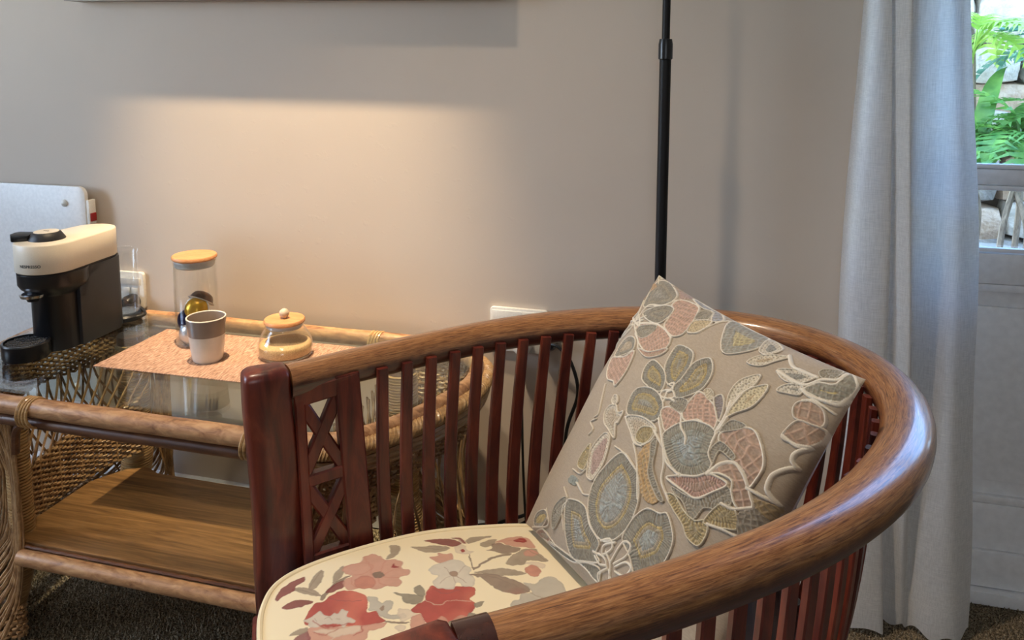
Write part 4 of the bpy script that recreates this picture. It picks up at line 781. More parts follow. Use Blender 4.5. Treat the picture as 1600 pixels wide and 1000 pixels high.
# motif outlines in cloth coordinates: cushion cover (s across, t down), seat print (u, v in metres)
PIL = [
 ('flower', 'slate', [(0.0774,0.1252), (0.0468,0.0802), (0.0342,0.029), (0.0635,0.004), (0.1169,0.004), (0.2017,0.0246), (0.2191,0.0546), (0.1936,0.0862), (0.1226,0.1182)]),
 ('flower', 'pinks', [(0.088,0.004), (0.1216,0.004), (0.1927,0.004), (0.2549,0.004), (0.2585,0.012), (0.2327,0.0318), (0.1784,0.0098)]),
 ('flower', 'orange', [(0.004,0.115), (0.0502,0.0613), (0.054,0.038), (0.004,0.0388), (0.0408,0.0698), (0.0268,0.0995)]),
 ('flower', 'goldp', [(0.054,0.0272), (0.004,0.004), (0.0369,0.004), (0.0305,0.0137)]),
 ('leaf', 'blueedge', [(0.2578,0.004), (0.3591,0.004), (0.4201,0.004), (0.4696,0.0224), (0.446,0.0447), (0.3964,0.0117), (0.3446,0.0195)]),
 ('flower', 'rose', [(0.2384,0.0665), (0.2401,0.0359), (0.2811,0.0225), (0.3397,0.0238), (0.3777,0.0587), (0.3996,0.0954), (0.404,0.1368), (0.3688,0.1588), (0.2966,0.1428), (0.2811,0.1065)]),
 ('flower', 'slate', [(0.1219,0.1476), (0.1638,0.1072), (0.217,0.0763), (0.2647,0.0747), (0.2784,0.1108), (0.2564,0.1473), (0.1889,0.1578)]),
 ('flower', 'rose', [(0.1549,0.189), (0.2402,0.1565), (0.3012,0.1527), (0.3683,0.1649), (0.3915,0.2002), (0.3546,0.2353), (0.2929,0.2518), (0.2173,0.2355), (0.1665,0.2189)]),
 ('flower', 'rosec', [(0.2551,0.2577), (0.3251,0.2473), (0.3932,0.2051), (0.3976,0.2224), (0.3707,0.2486), (0.3224,0.2672)]),
 ('flower', 'slate2', [(0.1646,0.214), (0.1776,0.1874), (0.261,0.1573), (0.2673,0.1895), (0.2385,0.2198), (0.1978,0.2228)]),
 ('flower', 'slatetan', [(0.1197,0.3258), (0.1171,0.2654), (0.1538,0.2392), (0.2034,0.2402), (0.2298,0.2747), (0.17,0.3176)]),
 ('flower', 'rose', [(0.116,0.3372), (0.2002,0.311), (0.2414,0.2733), (0.2652,0.3153), (0.2711,0.3598), (0.2575,0.4078), (0.2285,0.4), (0.1766,0.4062), (0.1382,0.3862), (0.1186,0.36)]),
 ('leaf', 'slate2', [(0.3883,0.0674), (0.3646,0.03), (0.4005,0.0152), (0.4274,0.0484)]),
 ('leaf', 'tan', [(0.4133,0.1202), (0.3938,0.0749), (0.4411,0.0438), (0.4575,0.0643), (0.4489,0.1025)]),
 ('flower', 'petal', [(0.4526,0.266), (0.4333,0.2235), (0.4313,0.1744), (0.5014,0.1683), (0.5353,0.2078), (0.542,0.2582), (0.5395,0.293), (0.5004,0.2996)]),
 ('flower', 'petal', [(0.542,0.2582), (0.5413,0.1984), (0.5781,0.1587), (0.6248,0.1944), (0.6355,0.2506), (0.6094,0.2939), (0.5707,0.3223), (0.5352,0.3011)]),
 ('flower', 'petal', [(0.4518,0.2695), (0.3792,0.26), (0.3611,0.293), (0.3821,0.3338), (0.4372,0.3435), (0.4962,0.3346), (0.4904,0.2981)]),
 ('flower', 'petal', [(0.4962,0.3435), (0.4426,0.3441), (0.3908,0.3696), (0.3837,0.4111), (0.4109,0.4548), (0.4669,0.4441), (0.5333,0.4296), (0.5535,0.4056), (0.544,0.3675)]),
 ('leaf', 'lace', [(0.4181,0.4659), (0.4861,0.4352), (0.5652,0.4362), (0.5764,0.4689), (0.5534,0.5023), (0.5139,0.5164), (0.4672,0.4945)]),
 ('leaf', 'goldp', [(0.5034,0.4941), (0.5094,0.4607), (0.5498,0.4438), (0.569,0.4618), (0.5561,0.4955), (0.523,0.5065)]),
 ('leaf', 'goldor', [(0.5571,0.5643), (0.5509,0.5197), (0.579,0.4839), (0.6059,0.5337), (0.6277,0.5687), (0.6739,0.5936), (0.6955,0.6109), (0.6718,0.6344), (0.6227,0.6272)]),
 ('leaf', 'slate2', [(0.579,0.4839), (0.5935,0.4629), (0.6107,0.4995), (0.6279,0.5428), (0.6793,0.5805), (0.7128,0.6008), (0.6932,0.6073), (0.625,0.5702), (0.603,0.5247)]),
 ('flower', 'rosenet', [(0.7835,0.3602), (0.7802,0.3301), (0.8209,0.2922), (0.8568,0.2835), (0.9002,0.3179), (0.9249,0.3562), (0.9275,0.3938), (0.9202,0.4308), (0.8908,0.4), (0.8573,0.3921), (0.8352,0.3808)]),
 ('flower', 'slate2', [(0.7678,0.3373), (0.7815,0.2911), (0.8247,0.2818), (0.8197,0.2983), (0.7815,0.332)]),
 ('flower', 'slate2', [(0.7768,0.4063), (0.7901,0.3616), (0.8453,0.3719), (0.8445,0.3877), (0.8009,0.3865), (0.8043,0.4359)]),
 ('flower', 'rose', [(0.5479,0.3828), (0.568,0.3586), (0.6212,0.3572), (0.641,0.386), (0.6103,0.4269), (0.5759,0.4085)]),
 ('flower', 'rose', [(0.6245,0.3498), (0.6234,0.3101), (0.636,0.2671), (0.6898,0.2749), (0.7316,0.2918), (0.7504,0.342), (0.6909,0.3424), (0.656,0.3669)]),
 ('flower', 'slate2', [(0.5626,0.3525), (0.5798,0.3195), (0.6184,0.3127), (0.6236,0.3514)]),
 ('flower', 'cup', [(0.6074,0.4421), (0.6254,0.3997), (0.656,0.3669), (0.6939,0.3463), (0.7561,0.3442), (0.7755,0.407), (0.802,0.4322), (0.7952,0.4667), (0.7516,0.5007), (0.6978,0.5066), (0.6422,0.4774)]),
 ('bead', 'cream', [(0.6451,0.2576), (0.6538,0.244), (0.6764,0.2469), (0.6877,0.2644), (0.6774,0.2758)]),
 ('leaf', 'purple', [(0.6922,0.2619), (0.7079,0.2404), (0.7353,0.267), (0.7512,0.3141), (0.7221,0.2915)]),
 ('leaf', 'laceblue', [(0.751,0.2695), (0.7251,0.2262), (0.7243,0.1721), (0.7611,0.128), (0.7713,0.1641), (0.7551,0.2094)]),
 ('leaf', 'lacegold', [(0.7601,0.2896), (0.7586,0.2366), (0.7655,0.1856), (0.8022,0.145), (0.8138,0.1754), (0.8072,0.2256), (0.7795,0.2645)]),
 ('flower', 'slate2', [(0.8662,0.4577), (0.8953,0.4718), (0.901,0.4966), (0.8785,0.5266), (0.843,0.5457), (0.8318,0.584), (0.8145,0.5928), (0.7773,0.5684), (0.7372,0.5634), (0.7234,0.5517), (0.7818,0.5461), (0.8193,0.5322), (0.8483,0.4891)]),
 ('flower', 'goldp', [(0.7134,0.5824), (0.7394,0.567), (0.794,0.5869), (0.8346,0.5892), (0.8625,0.5705), (0.8795,0.5961), (0.8723,0.6401), (0.8345,0.6405), (0.8073,0.6211), (0.7544,0.6019)]),
 ('flower', 'goldp', [(0.8587,0.5731), (0.8792,0.5094), (0.9193,0.5023), (0.9401,0.5388), (0.9132,0.5591), (0.8749,0.577)]),
 ('flower', 'slatedark', [(0.9273,0.4964), (0.9565,0.4642), (0.9917,0.4592), (0.9863,0.5115), (0.9471,0.5507)]),
 ('flower', 'goldbrown', [(0.9417,0.4475), (0.9835,0.4307), (0.996,0.4242), (0.99,0.4705), (0.9523,0.4629)]),
 ('flower', 'rosenet', [(0.8093,0.4546), (0.8289,0.411), (0.8639,0.3921), (0.8982,0.4065), (0.9331,0.4445), (0.9488,0.4681), (0.9208,0.4917), (0.89,0.4659), (0.8747,0.4373), (0.8359,0.4403)]),
 ('flower', 'lips', [(0.6897,0.5393), (0.7278,0.5122), (0.7777,0.485), (0.809,0.4571), (0.8688,0.4519), (0.8445,0.4948), (0.8087,0.5364), (0.771,0.5413), (0.7281,0.5423)]),
 ('flower', 'rosebr', [(0.92,0.1923), (0.9041,0.1699), (0.907,0.1455), (0.9327,0.1289), (0.9695,0.136), (0.9871,0.1685), (0.9742,0.1927), (0.9435,0.1923)]),
 ('flower', 'rosebr', [(0.9208,0.2556), (0.9303,0.1988), (0.9646,0.1874), (0.9952,0.1851), (0.996,0.2211), (0.9747,0.2584), (0.9425,0.2609)]),
 ('flower', 'slategold', [(0.898,0.1078), (0.9157,0.0696), (0.9536,0.0518), (0.9526,0.0056), (0.9696,0.004), (0.996,0.029), (0.996,0.0692), (0.9854,0.0941), (0.9506,0.1086)]),
 ('leaf', 'laceslate', [(0.7908,0.0902), (0.814,0.0715), (0.8591,0.0558), (0.8959,0.0598), (0.8791,0.0922), (0.8497,0.1069), (0.8231,0.107)]),
 ('leaf', 'laceslate', [(0.8356,0.1457), (0.8469,0.1166), (0.8848,0.0997), (0.8966,0.1263), (0.8602,0.1411)]),
 ('leaf', 'slate2', [(0.892,0.0351), (0.9089,0.0118), (0.9391,0.0069), (0.9381,0.0431), (0.9106,0.0507)]),
 ('leaf', 'slategold2', [(0.5985,0.1209), (0.5222,0.0534), (0.4838,0.004), (0.5277,0.004), (0.595,0.004), (0.646,0.004), (0.6758,0.0342), (0.6627,0.0776)]),
 ('leaf', 'laceslate', [(0.6922,0.0622), (0.6725,0.0366), (0.6557,0.004), (0.6793,0.004), (0.7345,0.0217), (0.7242,0.0582)]),
 ('leaf', 'lacetan', [(0.6949,0.1129), (0.7027,0.0787), (0.735,0.0514), (0.78,0.0358), (0.7607,0.0698), (0.7387,0.1023)]),
 ('flower', 'big', [(0.4725,0.5678), (0.538,0.5705), (0.5913,0.5951), (0.6269,0.6466), (0.6329,0.707), (0.6164,0.7595), (0.5821,0.8024), (0.5332,0.8265), (0.4722,0.8172), (0.4248,0.7759), (0.4057,0.7182), (0.4175,0.6549)]),
 ('flower', 'big', [(0.6234,0.7508), (0.6399,0.6934), (0.6719,0.6497), (0.7196,0.6373), (0.7456,0.6241), (0.7887,0.6564), (0.8025,0.6937), (0.7933,0.7496), (0.7512,0.7954), (0.71,0.8269), (0.6758,0.8), (0.6263,0.7777)]),
 ('flower', 'big', [(0.2975,0.8235), (0.338,0.7919), (0.4104,0.7828), (0.4624,0.8172), (0.5287,0.836), (0.5253,0.8708), (0.5486,0.8859), (0.4739,0.9227), (0.3948,0.9521), (0.3502,0.9244)]),
 ('flower', 'big', [(0.1595,0.996), (0.3695,0.9701), (0.4742,0.9249), (0.553,0.9017), (0.5584,0.9385), (0.5225,0.946), (0.44,0.946), (0.1,0.996)]),
 ('flower', 'smallgold', [(0.0817,0.9649), (0.1,0.9294), (0.1599,0.8997), (0.1915,0.9135), (0.1595,0.9538), (0.1002,0.9784)]),
 ('flower', 'rosec', [(0.0924,0.996), (0.1676,0.9605), (0.2243,0.969), (0.1737,0.996), (0.1203,0.996), (0.0885,0.996)]),
 ('leaf', 'slate2', [(0.2374,0.9252), (0.2262,0.8687), (0.2759,0.8091), (0.2965,0.8187), (0.289,0.8631), (0.2648,0.9137)]),
 ('leaf', 'teal', [(0.254,0.7622), (0.2638,0.7367), (0.3133,0.7327), (0.3087,0.7558)]),
 ('flower', 'slate2', [(0.0815,0.996), (0.1431,0.996), (0.1546,0.996), (0.137,0.996), (0.0688,0.996)]),
 ('leaf', 'lacerose', [(0.3483,0.5515), (0.3211,0.594), (0.3122,0.6391), (0.3371,0.6779), (0.3551,0.7023), (0.3885,0.7014), (0.4014,0.6778), (0.4111,0.6334), (0.4023,0.5887), (0.3827,0.5517)]),
 ('leaf', 'goldp', [(0.2787,0.6358), (0.2938,0.6132), (0.3209,0.6521), (0.3209,0.6948), (0.2742,0.6975), (0.2693,0.6644)]),
 ('flower', 'lace', [(0.2987,0.4678), (0.3322,0.457), (0.3643,0.4702), (0.3882,0.458), (0.391,0.4955), (0.3814,0.5059), (0.4082,0.5448), (0.3588,0.5366), (0.3109,0.5261), (0.2855,0.4968)]),
 ('flower', 'lace', [(0.2923,0.4548), (0.2865,0.4348), (0.3097,0.4305), (0.3278,0.4456), (0.318,0.4604)]),
]
CORDS = [
 (0.004, [(0.1056,0.1862), (0.0393,0.1104)]),
 (0.004, [(0.1056,0.1862), (0.1115,0.1157), (0.1936,0.0862), (0.2314,0.0408)]),
 (0.004, [(0.1056,0.1862), (0.1522,0.1498)]),
 (0.004, [(0.1203,0.1934), (0.2386,0.1554), (0.3094,0.1522), (0.3733,0.1656)]),
 (0.004, [(0.1098,0.1962), (0.0935,0.2385), (0.0063,0.3173)]),
 (0.004, [(0.1172,0.1999), (0.2173,0.2355), (0.249,0.2572)]),
 (0.004, [(0.1056,0.1862), (0.0265,0.1995)]),
 (0.004, [(0.0481,0.1814), (0.0757,0.1485)]),
 (0.004, [(0.0127,0.1933), (0.0169,0.2353)]),
 (0.0045, [(0.004,0.1819), (0.1612,0.1927), (0.0888,0.1623), (0.0944,0.2055), (0.1549,0.1663)]),
 (0.003, [(0.0355,0.2485), (0.0811,0.2085)]),
 (0.003, [(0.0135,0.2702), (0.1065,0.2191)]),
 (0.003, [(0.4133,0.1202), (0.4513,0.1044), (0.4631,0.061), (0.4776,0.0132)]),
 (0.004, [(0.5074,0.3023), (0.526,0.2874), (0.5307,0.3093), (0.506,0.327), (0.5061,0.3448), (0.5368,0.3419), (0.5608,0.3243), (0.5402,0.3107), (0.5215,0.3256)]),
 (0.004, [(0.533,0.3554), (0.5254,0.3297)]),
 (0.004, [(0.548,0.3364), (0.5699,0.3344)]),
 (0.005, [(0.565,0.4473), (0.6341,0.4764), (0.6691,0.5047), (0.7278,0.5122)]),
 (0.004, [(0.6252,0.3551), (0.6481,0.3877), (0.6834,0.4068), (0.6936,0.4253)]),
 (0.005, [(0.5552,0.4076), (0.6051,0.4487), (0.6563,0.5065), (0.6772,0.5565), (0.725,0.5887)]),
 (0.005, [(0.768,0.38), (0.7636,0.3398), (0.7636,0.2904)]),
 (0.006, [(0.8034,0.4616), (0.8235,0.4137), (0.8573,0.3921), (0.8947,0.4072), (0.9193,0.429)]),
 (0.004, [(0.5076,0.5194), (0.5572,0.559), (0.6212,0.648)]),
 (0.006, [(0.9177,0.4318), (0.9565,0.4287), (0.9868,0.4236)]),
 (0.007, [(0.9868,0.4236), (0.9689,0.4158), (0.9559,0.4028), (0.9522,0.3669), (0.9675,0.3349), (0.9861,0.313)]),
 (0.006, [(0.9861,0.313), (0.9712,0.3022), (0.9687,0.2794), (0.9872,0.2451)]),
 (0.005, [(0.9872,0.2451), (0.956,0.2593), (0.9206,0.2539)]),
 (0.005, [(0.8783,0.5076), (0.9119,0.5006), (0.9481,0.4709)]),
 (0.005, [(0.8699,0.5771), (0.9111,0.5643), (0.95,0.5576)]),
 (0.006, [(0.7731,0.0301), (0.817,0.0571), (0.8503,0.0577), (0.9008,0.0568)]),
 (0.006, [(0.7935,0.092), (0.8823,0.0964), (0.9157,0.0571), (0.9475,0.0372), (0.95,0.0076)]),
 (0.006, [(0.8915,0.1089), (0.9161,0.1169), (0.9558,0.1105), (0.9859,0.1027), (0.996,0.0758)]),
 (0.004, [(0.911,0.1373), (0.9377,0.1228), (0.9903,0.1292)]),
 (0.004, [(0.4643,0.0433), (0.4878,0.004)]),
 (0.005, [(0.7598,0.3456), (0.7571,0.2923), (0.7438,0.2431)]),
 (0.0045, [(0.5341,0.8284), (0.5736,0.8024), (0.5912,0.8209), (0.5564,0.8587), (0.5537,0.8321), (0.597,0.7989)]),
 (0.0045, [(0.599,0.8581), (0.6282,0.7813), (0.6615,0.7714), (0.6565,0.8068), (0.614,0.8542)]),
 (0.0045, [(0.5084,0.875), (0.5666,0.8623), (0.5905,0.8811)]),
 (0.0045, [(0.6236,0.8578), (0.6631,0.8212), (0.6902,0.8232), (0.6706,0.8574), (0.6277,0.869)]),
 (0.0045, [(0.5905,0.8811), (0.5482,0.9221), (0.5673,0.9402), (0.6153,0.9116), (0.5988,0.8809)]),
 (0.0045, [(0.6078,0.9158), (0.6019,0.8656), (0.5675,0.8433)]),
 (0.004, [(0.5204,0.8826), (0.5498,0.8899), (0.5807,0.8775)]),
 (0.003, [(0.0634,0.9912), (0.2014,0.9349), (0.1689,0.8911)]),
 (0.003, [(0.1609,0.9607), (0.2584,0.9734), (0.1411,0.996)]),
 (0.003, [(0.3111,0.7442), (0.3688,0.7558), (0.4046,0.7446)]),
 (0.003, [(0.3198,0.8996), (0.2835,0.8449), (0.3031,0.8107)]),
 (0.003, [(0.1818,0.4249), (0.2143,0.4688), (0.2463,0.5154), (0.2317,0.5379)]),
 (0.003, [(0.2511,0.5355), (0.2241,0.5579), (0.2629,0.5699), (0.2515,0.5954)]),
 (0.003, [(0.255,0.7193), (0.3102,0.7134), (0.3328,0.6878)]),
 (0.003, [(0.4274,0.5651), (0.4842,0.5631), (0.5633,0.5795)]),
 (0.003, [(0.4103,0.4679), (0.5079,0.5111), (0.5463,0.5106)]),
 (0.003, [(0.2482,0.7868), (0.2936,0.8039)]),
 (0.003, [(0.3177,0.7423), (0.3635,0.7539)]),
]
PRINT = [
 ('leaf', [(-0.1951,0.1378), (-0.2113,0.1505), (-0.2292,0.1539), (-0.2257,0.1637), (-0.2128,0.1662), (-0.1988,0.1561), (-0.193,0.146)]),
 ('leaf', [(-0.1846,0.0242), (-0.2007,0.0313), (-0.2131,0.041), (-0.2198,0.051), (-0.2081,0.0505), (-0.1938,0.0443), (-0.1793,0.0342), (-0.1781,0.0259)]),
 ('leaf', [(-0.1975,0.0048), (-0.1928,0.0165), (-0.1766,0.0287), (-0.157,0.0349), (-0.1633,0.0254), (-0.1772,0.0145), (-0.1902,0.0056)]),
 ('stem', [(-0.1554,0.0329), (-0.167,0.0471), (-0.1772,0.0597), (-0.1814,0.0791), (-0.1776,0.078), (-0.172,0.0615), (-0.1614,0.0473), (-0.1465,0.0346)]),
 ('leaf', [(-0.177,0.0547), (-0.1921,0.0587), (-0.2045,0.0688), (-0.2111,0.0792), (-0.1946,0.0762), (-0.1817,0.0675), (-0.1772,0.0597)]),
 ('maroon', [(-0.1596,0.0404), (-0.1713,0.0548), (-0.1744,0.0704), (-0.1597,0.0663), (-0.1565,0.054)]),
 ('maroon', [(-0.1909,-0.0194), (-0.205,-0.0095), (-0.2143,0.0052), (-0.2169,0.0253), (-0.2052,0.0226), (-0.2003,0.0102), (-0.191,0.0065), (-0.1895,-0.0064), (-0.1842,-0.0169)]),
 ('maroon', [(-0.1664,-0.0159), (-0.1704,-0.0058), (-0.1659,0.0088), (-0.1515,0.0225), (-0.1511,0.0084), (-0.1552,-0.006), (-0.161,-0.0139)]),
 ('blush', [(-0.1921,0.0755), (-0.2058,0.0777), (-0.2104,0.0893), (-0.2073,0.1039), (-0.2192,0.1111), (-0.2196,0.1254), (-0.2046,0.133), (-0.1934,0.1363), (-0.185,0.1494), (-0.1717,0.1544), (-0.1607,0.1495), (-0.1486,0.1556), (-0.1396,0.1505), (-0.1401,0.1386), (-0.1279,0.1377), (-0.1222,0.1272), (-0.1305,0.1167), (-0.1287,0.1044), (-0.137,0.0939), (-0.1452,0.0833), (-0.1476,0.0709), (-0.1597,0.0663), (-0.1744,0.0704), (-0.1766,0.0827)]),
 ('blush2', [(-0.1634,0.0805), (-0.1713,0.0929), (-0.1619,0.1052), (-0.1443,0.1062), (-0.137,0.0939), (-0.1491,0.0812)]),
 ('grey2', [(-0.1682,0.1097), (-0.1665,0.1186), (-0.156,0.1219), (-0.1529,0.1141), (-0.1576,0.108)]),
 ('redm', [(-0.168,0.1355), (-0.1775,0.1432), (-0.1703,0.1424), (-0.1635,0.147)]),
 ('red', [(-0.1387,0.0148), (-0.1473,0.0231), (-0.1438,0.0347), (-0.1495,0.0441), (-0.1519,0.0576), (-0.1464,0.0706), (-0.1339,0.0815), (-0.1222,0.086), (-0.1102,0.0838), (-0.0934,0.0769), (-0.0877,0.0878), (-0.0743,0.0897), (-0.0643,0.0926), (-0.0661,0.0776), (-0.071,0.0638), (-0.0827,0.0459), (-0.0924,0.0274), (-0.1064,0.01), (-0.1199,0.0027)]),
 ('blush', [(-0.1013,0.0013), (-0.1057,0.0113), (-0.0896,0.0327), (-0.0716,0.067), (-0.0609,0.0922), (-0.0559,0.0835), (-0.0587,0.0691), (-0.0475,0.064), (-0.0444,0.0526), (-0.0447,0.035), (-0.058,0.0096), (-0.0712,0.0057), (-0.084,-0.0013)]),
 ('maroon2', [(-0.0867,-0.0238), (-0.0991,-0.0124), (-0.1013,0.0013), (-0.0827,0.0013), (-0.0753,-0.0106), (-0.0773,-0.0229)]),
 ('leaf', [(-0.1085,-0.0191), (-0.1104,-0.0069), (-0.1081,0.0044), (-0.1013,0.0013), (-0.1019,-0.0088)]),
 ('white', [(-0.1236,0.0028), (-0.1241,0.0113), (-0.1257,0.0177), (-0.128,0.0244), (-0.1196,0.0269), (-0.1117,0.0325), (-0.1144,0.0394), (-0.1104,0.0445), (-0.116,0.0507), (-0.1069,0.0559), (-0.0983,0.0534), (-0.0838,0.06), (-0.0855,0.0498), (-0.0813,0.044), (-0.0911,0.0392), (-0.0966,0.0285), (-0.1008,0.0206), (-0.1,0.0129), (-0.1085,0.006), (-0.1149,0.0075)]),
 ('white2', [(-0.0961,0.009), (-0.0931,0.0216), (-0.0827,0.0368), (-0.0786,0.0538), (-0.0699,0.0635), (-0.0642,0.0541), (-0.0687,0.0389), (-0.0698,0.0214), (-0.0679,0.0078), (-0.0691,0.0272), (-0.0837,0.0192)]),
 ('grey', [(-0.1199,0.0853), (-0.1171,0.0957), (-0.1012,0.0986), (-0.1016,0.1052), (-0.0951,0.1127), (-0.0849,0.1076), (-0.0796,0.1009), (-0.0715,0.1045), (-0.0672,0.1173), (-0.0575,0.117), (-0.0632,0.1016), (-0.0736,0.091), (-0.0877,0.0878), (-0.097,0.0797), (-0.1066,0.0859)]),
 ('greyc', [(-0.0921,0.094), (-0.0932,0.0991), (-0.086,0.0983), (-0.0856,0.0942)]),
 ('white2', [(-0.0771,0.1129), (-0.0749,0.1218), (-0.0567,0.1327), (-0.0531,0.1185), (-0.0535,0.1108), (-0.0638,0.1097)]),
 ('white2', [(-0.0476,0.0993), (-0.0509,0.1067), (-0.0434,0.1118), (-0.0369,0.1063), (-0.0413,0.1001)]),
 ('stem', [(-0.0636,0.0939), (-0.05,0.1166), (-0.048,0.1158), (-0.0605,0.0928)]),
 ('greyl', [(-0.1122,0.1203), (-0.1034,0.1321), (-0.0945,0.1438), (-0.0872,0.1527), (-0.077,0.1471), (-0.076,0.1368), (-0.085,0.127), (-0.0988,0.1255)]),
 ('greyl', [(-0.1088,0.1476), (-0.1097,0.1564), (-0.0976,0.1585), (-0.085,0.1519), (-0.0938,0.1452)]),
 ('red', [(-0.0959,0.1618), (-0.102,0.1711), (-0.0911,0.1787), (-0.0856,0.1919), (-0.0826,0.2027), (-0.0722,0.2173), (-0.0595,0.2157), (-0.0521,0.2046), (-0.0402,0.2076), (-0.0293,0.1991), (-0.0236,0.1865), (-0.0227,0.1696), (-0.019,0.1583), (-0.0324,0.151), (-0.0367,0.1383), (-0.055,0.1359), (-0.068,0.1279), (-0.0739,0.1383), (-0.0775,0.1512), (-0.0884,0.1555)]),
 ('blush', [(-0.0404,0.1175), (-0.0558,0.1249), (-0.055,0.1359), (-0.0347,0.1375), (-0.0252,0.1465), (-0.0123,0.1443), (-0.0154,0.1252), (-0.0299,0.1152)]),
 ('blush', [(-0.0215,0.1626), (-0.0292,0.1758), (-0.0263,0.186), (-0.015,0.1842), (-0.014,0.1723)]),
 ('blush', [(-0.0311,0.1489), (-0.0403,0.1592), (-0.0268,0.1617), (-0.0177,0.1562)]),
 ('greyl', [(-0.017,0.1851), (-0.0281,0.1919), (-0.0219,0.199), (-0.0118,0.2042), (-0.0084,0.2177), (-0.0062,0.2032), (-0.0082,0.1926)]),
 ('greyl', [(-0.0412,0.2055), (-0.0385,0.2205), (-0.0313,0.2051)]),
 ('blush', [(-0.1644,0.1917), (-0.1631,0.2031), (-0.1701,0.2078), (-0.1622,0.2138), (-0.16,0.224), (-0.1457,0.2215), (-0.1422,0.2163), (-0.1395,0.2042), (-0.1499,0.1959)]),
 ('white', [(-0.136,0.1795), (-0.1444,0.1918), (-0.1436,0.2078), (-0.1432,0.2204), (-0.1319,0.2301), (-0.1198,0.2302), (-0.112,0.2339), (-0.1009,0.227), (-0.0864,0.2274), (-0.0744,0.2183), (-0.0785,0.2079), (-0.0908,0.2029), (-0.0819,0.1937), (-0.0859,0.1834), (-0.0945,0.1749), (-0.1081,0.1753), (-0.1168,0.1858), (-0.1253,0.1805)]),
 ('greyc', [(-0.1162,0.2006), (-0.1175,0.2092), (-0.1085,0.2125), (-0.1035,0.2084), (-0.1084,0.2017)]),
 ('leaf', [(-0.101,0.2324), (-0.098,0.2492), (-0.093,0.2689), (-0.0808,0.2849), (-0.0644,0.2967), (-0.0675,0.2798), (-0.0774,0.261), (-0.091,0.2459)]),
 ('leaf2', [(-0.0986,0.2259), (-0.0926,0.2429), (-0.0811,0.2592), (-0.0631,0.2719), (-0.0468,0.2815), (-0.0296,0.283), (-0.0307,0.2656), (-0.0437,0.2511), (-0.0626,0.241), (-0.0849,0.2357)]),
 ('grey', [(-0.0206,0.2497), (-0.0217,0.2626), (-0.0292,0.2684), (-0.0268,0.2833), (-0.049,0.2827), (-0.0394,0.2958), (-0.0443,0.3078), (-0.0448,0.3231), (-0.0272,0.3296), (-0.0068,0.3265), (0.0077,0.3286), (0.0133,0.2997), (0.0104,0.2748), (0.0056,0.2514), (-0.0027,0.2403)]),
 ('redm', [(-0.007,0.2856), (-0.0082,0.2908), (-0.0018,0.2907), (0.002,0.2831)]),
 ('white2', [(-0.0052,0.2891), (-0.0073,0.2975), (0.0013,0.3015), (0.0051,0.2938)]),
 ('stem', [(-0.143,0.2444), (-0.1393,0.2455), (-0.1124,0.2386), (-0.1187,0.2555), (-0.1231,0.2764), (-0.1189,0.2992), (-0.114,0.2967), (-0.1186,0.2761), (-0.113,0.2546), (-0.1049,0.2361), (-0.1112,0.2353)]),
 ('white2', [(-0.1733,0.2354), (-0.178,0.2451), (-0.1686,0.2504), (-0.1566,0.2487), (-0.1487,0.2546), (-0.1455,0.2456), (-0.1523,0.2355), (-0.1594,0.2312)]),
 ('redm', [(-0.1605,0.2382), (-0.1624,0.2438), (-0.1547,0.2432), (-0.1541,0.2382)]),
 ('leaf', [(-0.2073,0.1799), (-0.2,0.1938), (-0.1916,0.2129), (-0.1752,0.2286), (-0.1705,0.2191), (-0.1746,0.2023), (-0.1857,0.1901)]),
 ('maroon', [(-0.2163,0.204), (-0.2109,0.2208), (-0.2026,0.2366), (-0.1861,0.2487), (-0.1764,0.2482), (-0.1746,0.2359), (-0.1859,0.2238), (-0.2014,0.2132)]),
 ('maroon', [(-0.2029,0.2425), (-0.1949,0.2545), (-0.182,0.2565), (-0.1744,0.2521), (-0.1889,0.2499)]),
 ('leaf', [(-0.1758,0.2556), (-0.1886,0.2633), (-0.1853,0.2795), (-0.1767,0.2991), (-0.1741,0.2781), (-0.1726,0.2618)]),
 ('leaf', [(-0.162,0.2694), (-0.1673,0.2846), (-0.1647,0.2991), (-0.1563,0.2929), (-0.1508,0.2844), (-0.151,0.2748)]),
 ('blush', [(-0.1576,0.2936), (-0.1603,0.3108), (-0.1574,0.3293), (-0.1494,0.3412), (-0.1335,0.3426), (-0.1158,0.3387), (-0.126,0.3225), (-0.1395,0.306), (-0.1514,0.3023)]),
 ('redm', [(-0.1492,0.319), (-0.1506,0.3358), (-0.1407,0.3385), (-0.1375,0.3287)]),
 ('leaf2', [(-0.1429,0.2718), (-0.1423,0.2821), (-0.1534,0.2857), (-0.153,0.2992), (-0.1403,0.3045), (-0.1242,0.3196), (-0.1187,0.3088), (-0.1217,0.291), (-0.1331,0.2814)]),
 ('leaf', [(-0.0959,0.2816), (-0.112,0.2975), (-0.1189,0.3206), (-0.1133,0.3373), (-0.0979,0.3364), (-0.0757,0.3374), (-0.0913,0.3134), (-0.085,0.3023)]),
 ('blush', [(-0.1139,0.3179), (-0.1145,0.332), (-0.1011,0.3363), (-0.097,0.3262), (-0.1025,0.3156)]),
 ('blush2', [(-0.0723,0.2982), (-0.0796,0.3069), (-0.0761,0.3164), (-0.062,0.3179), (-0.0523,0.3087), (-0.0539,0.3002), (-0.0614,0.2969)]),
 ('white2', [(-0.0858,0.3065), (-0.0882,0.3135), (-0.0734,0.3302), (-0.065,0.3234), (-0.075,0.3158)]),
]
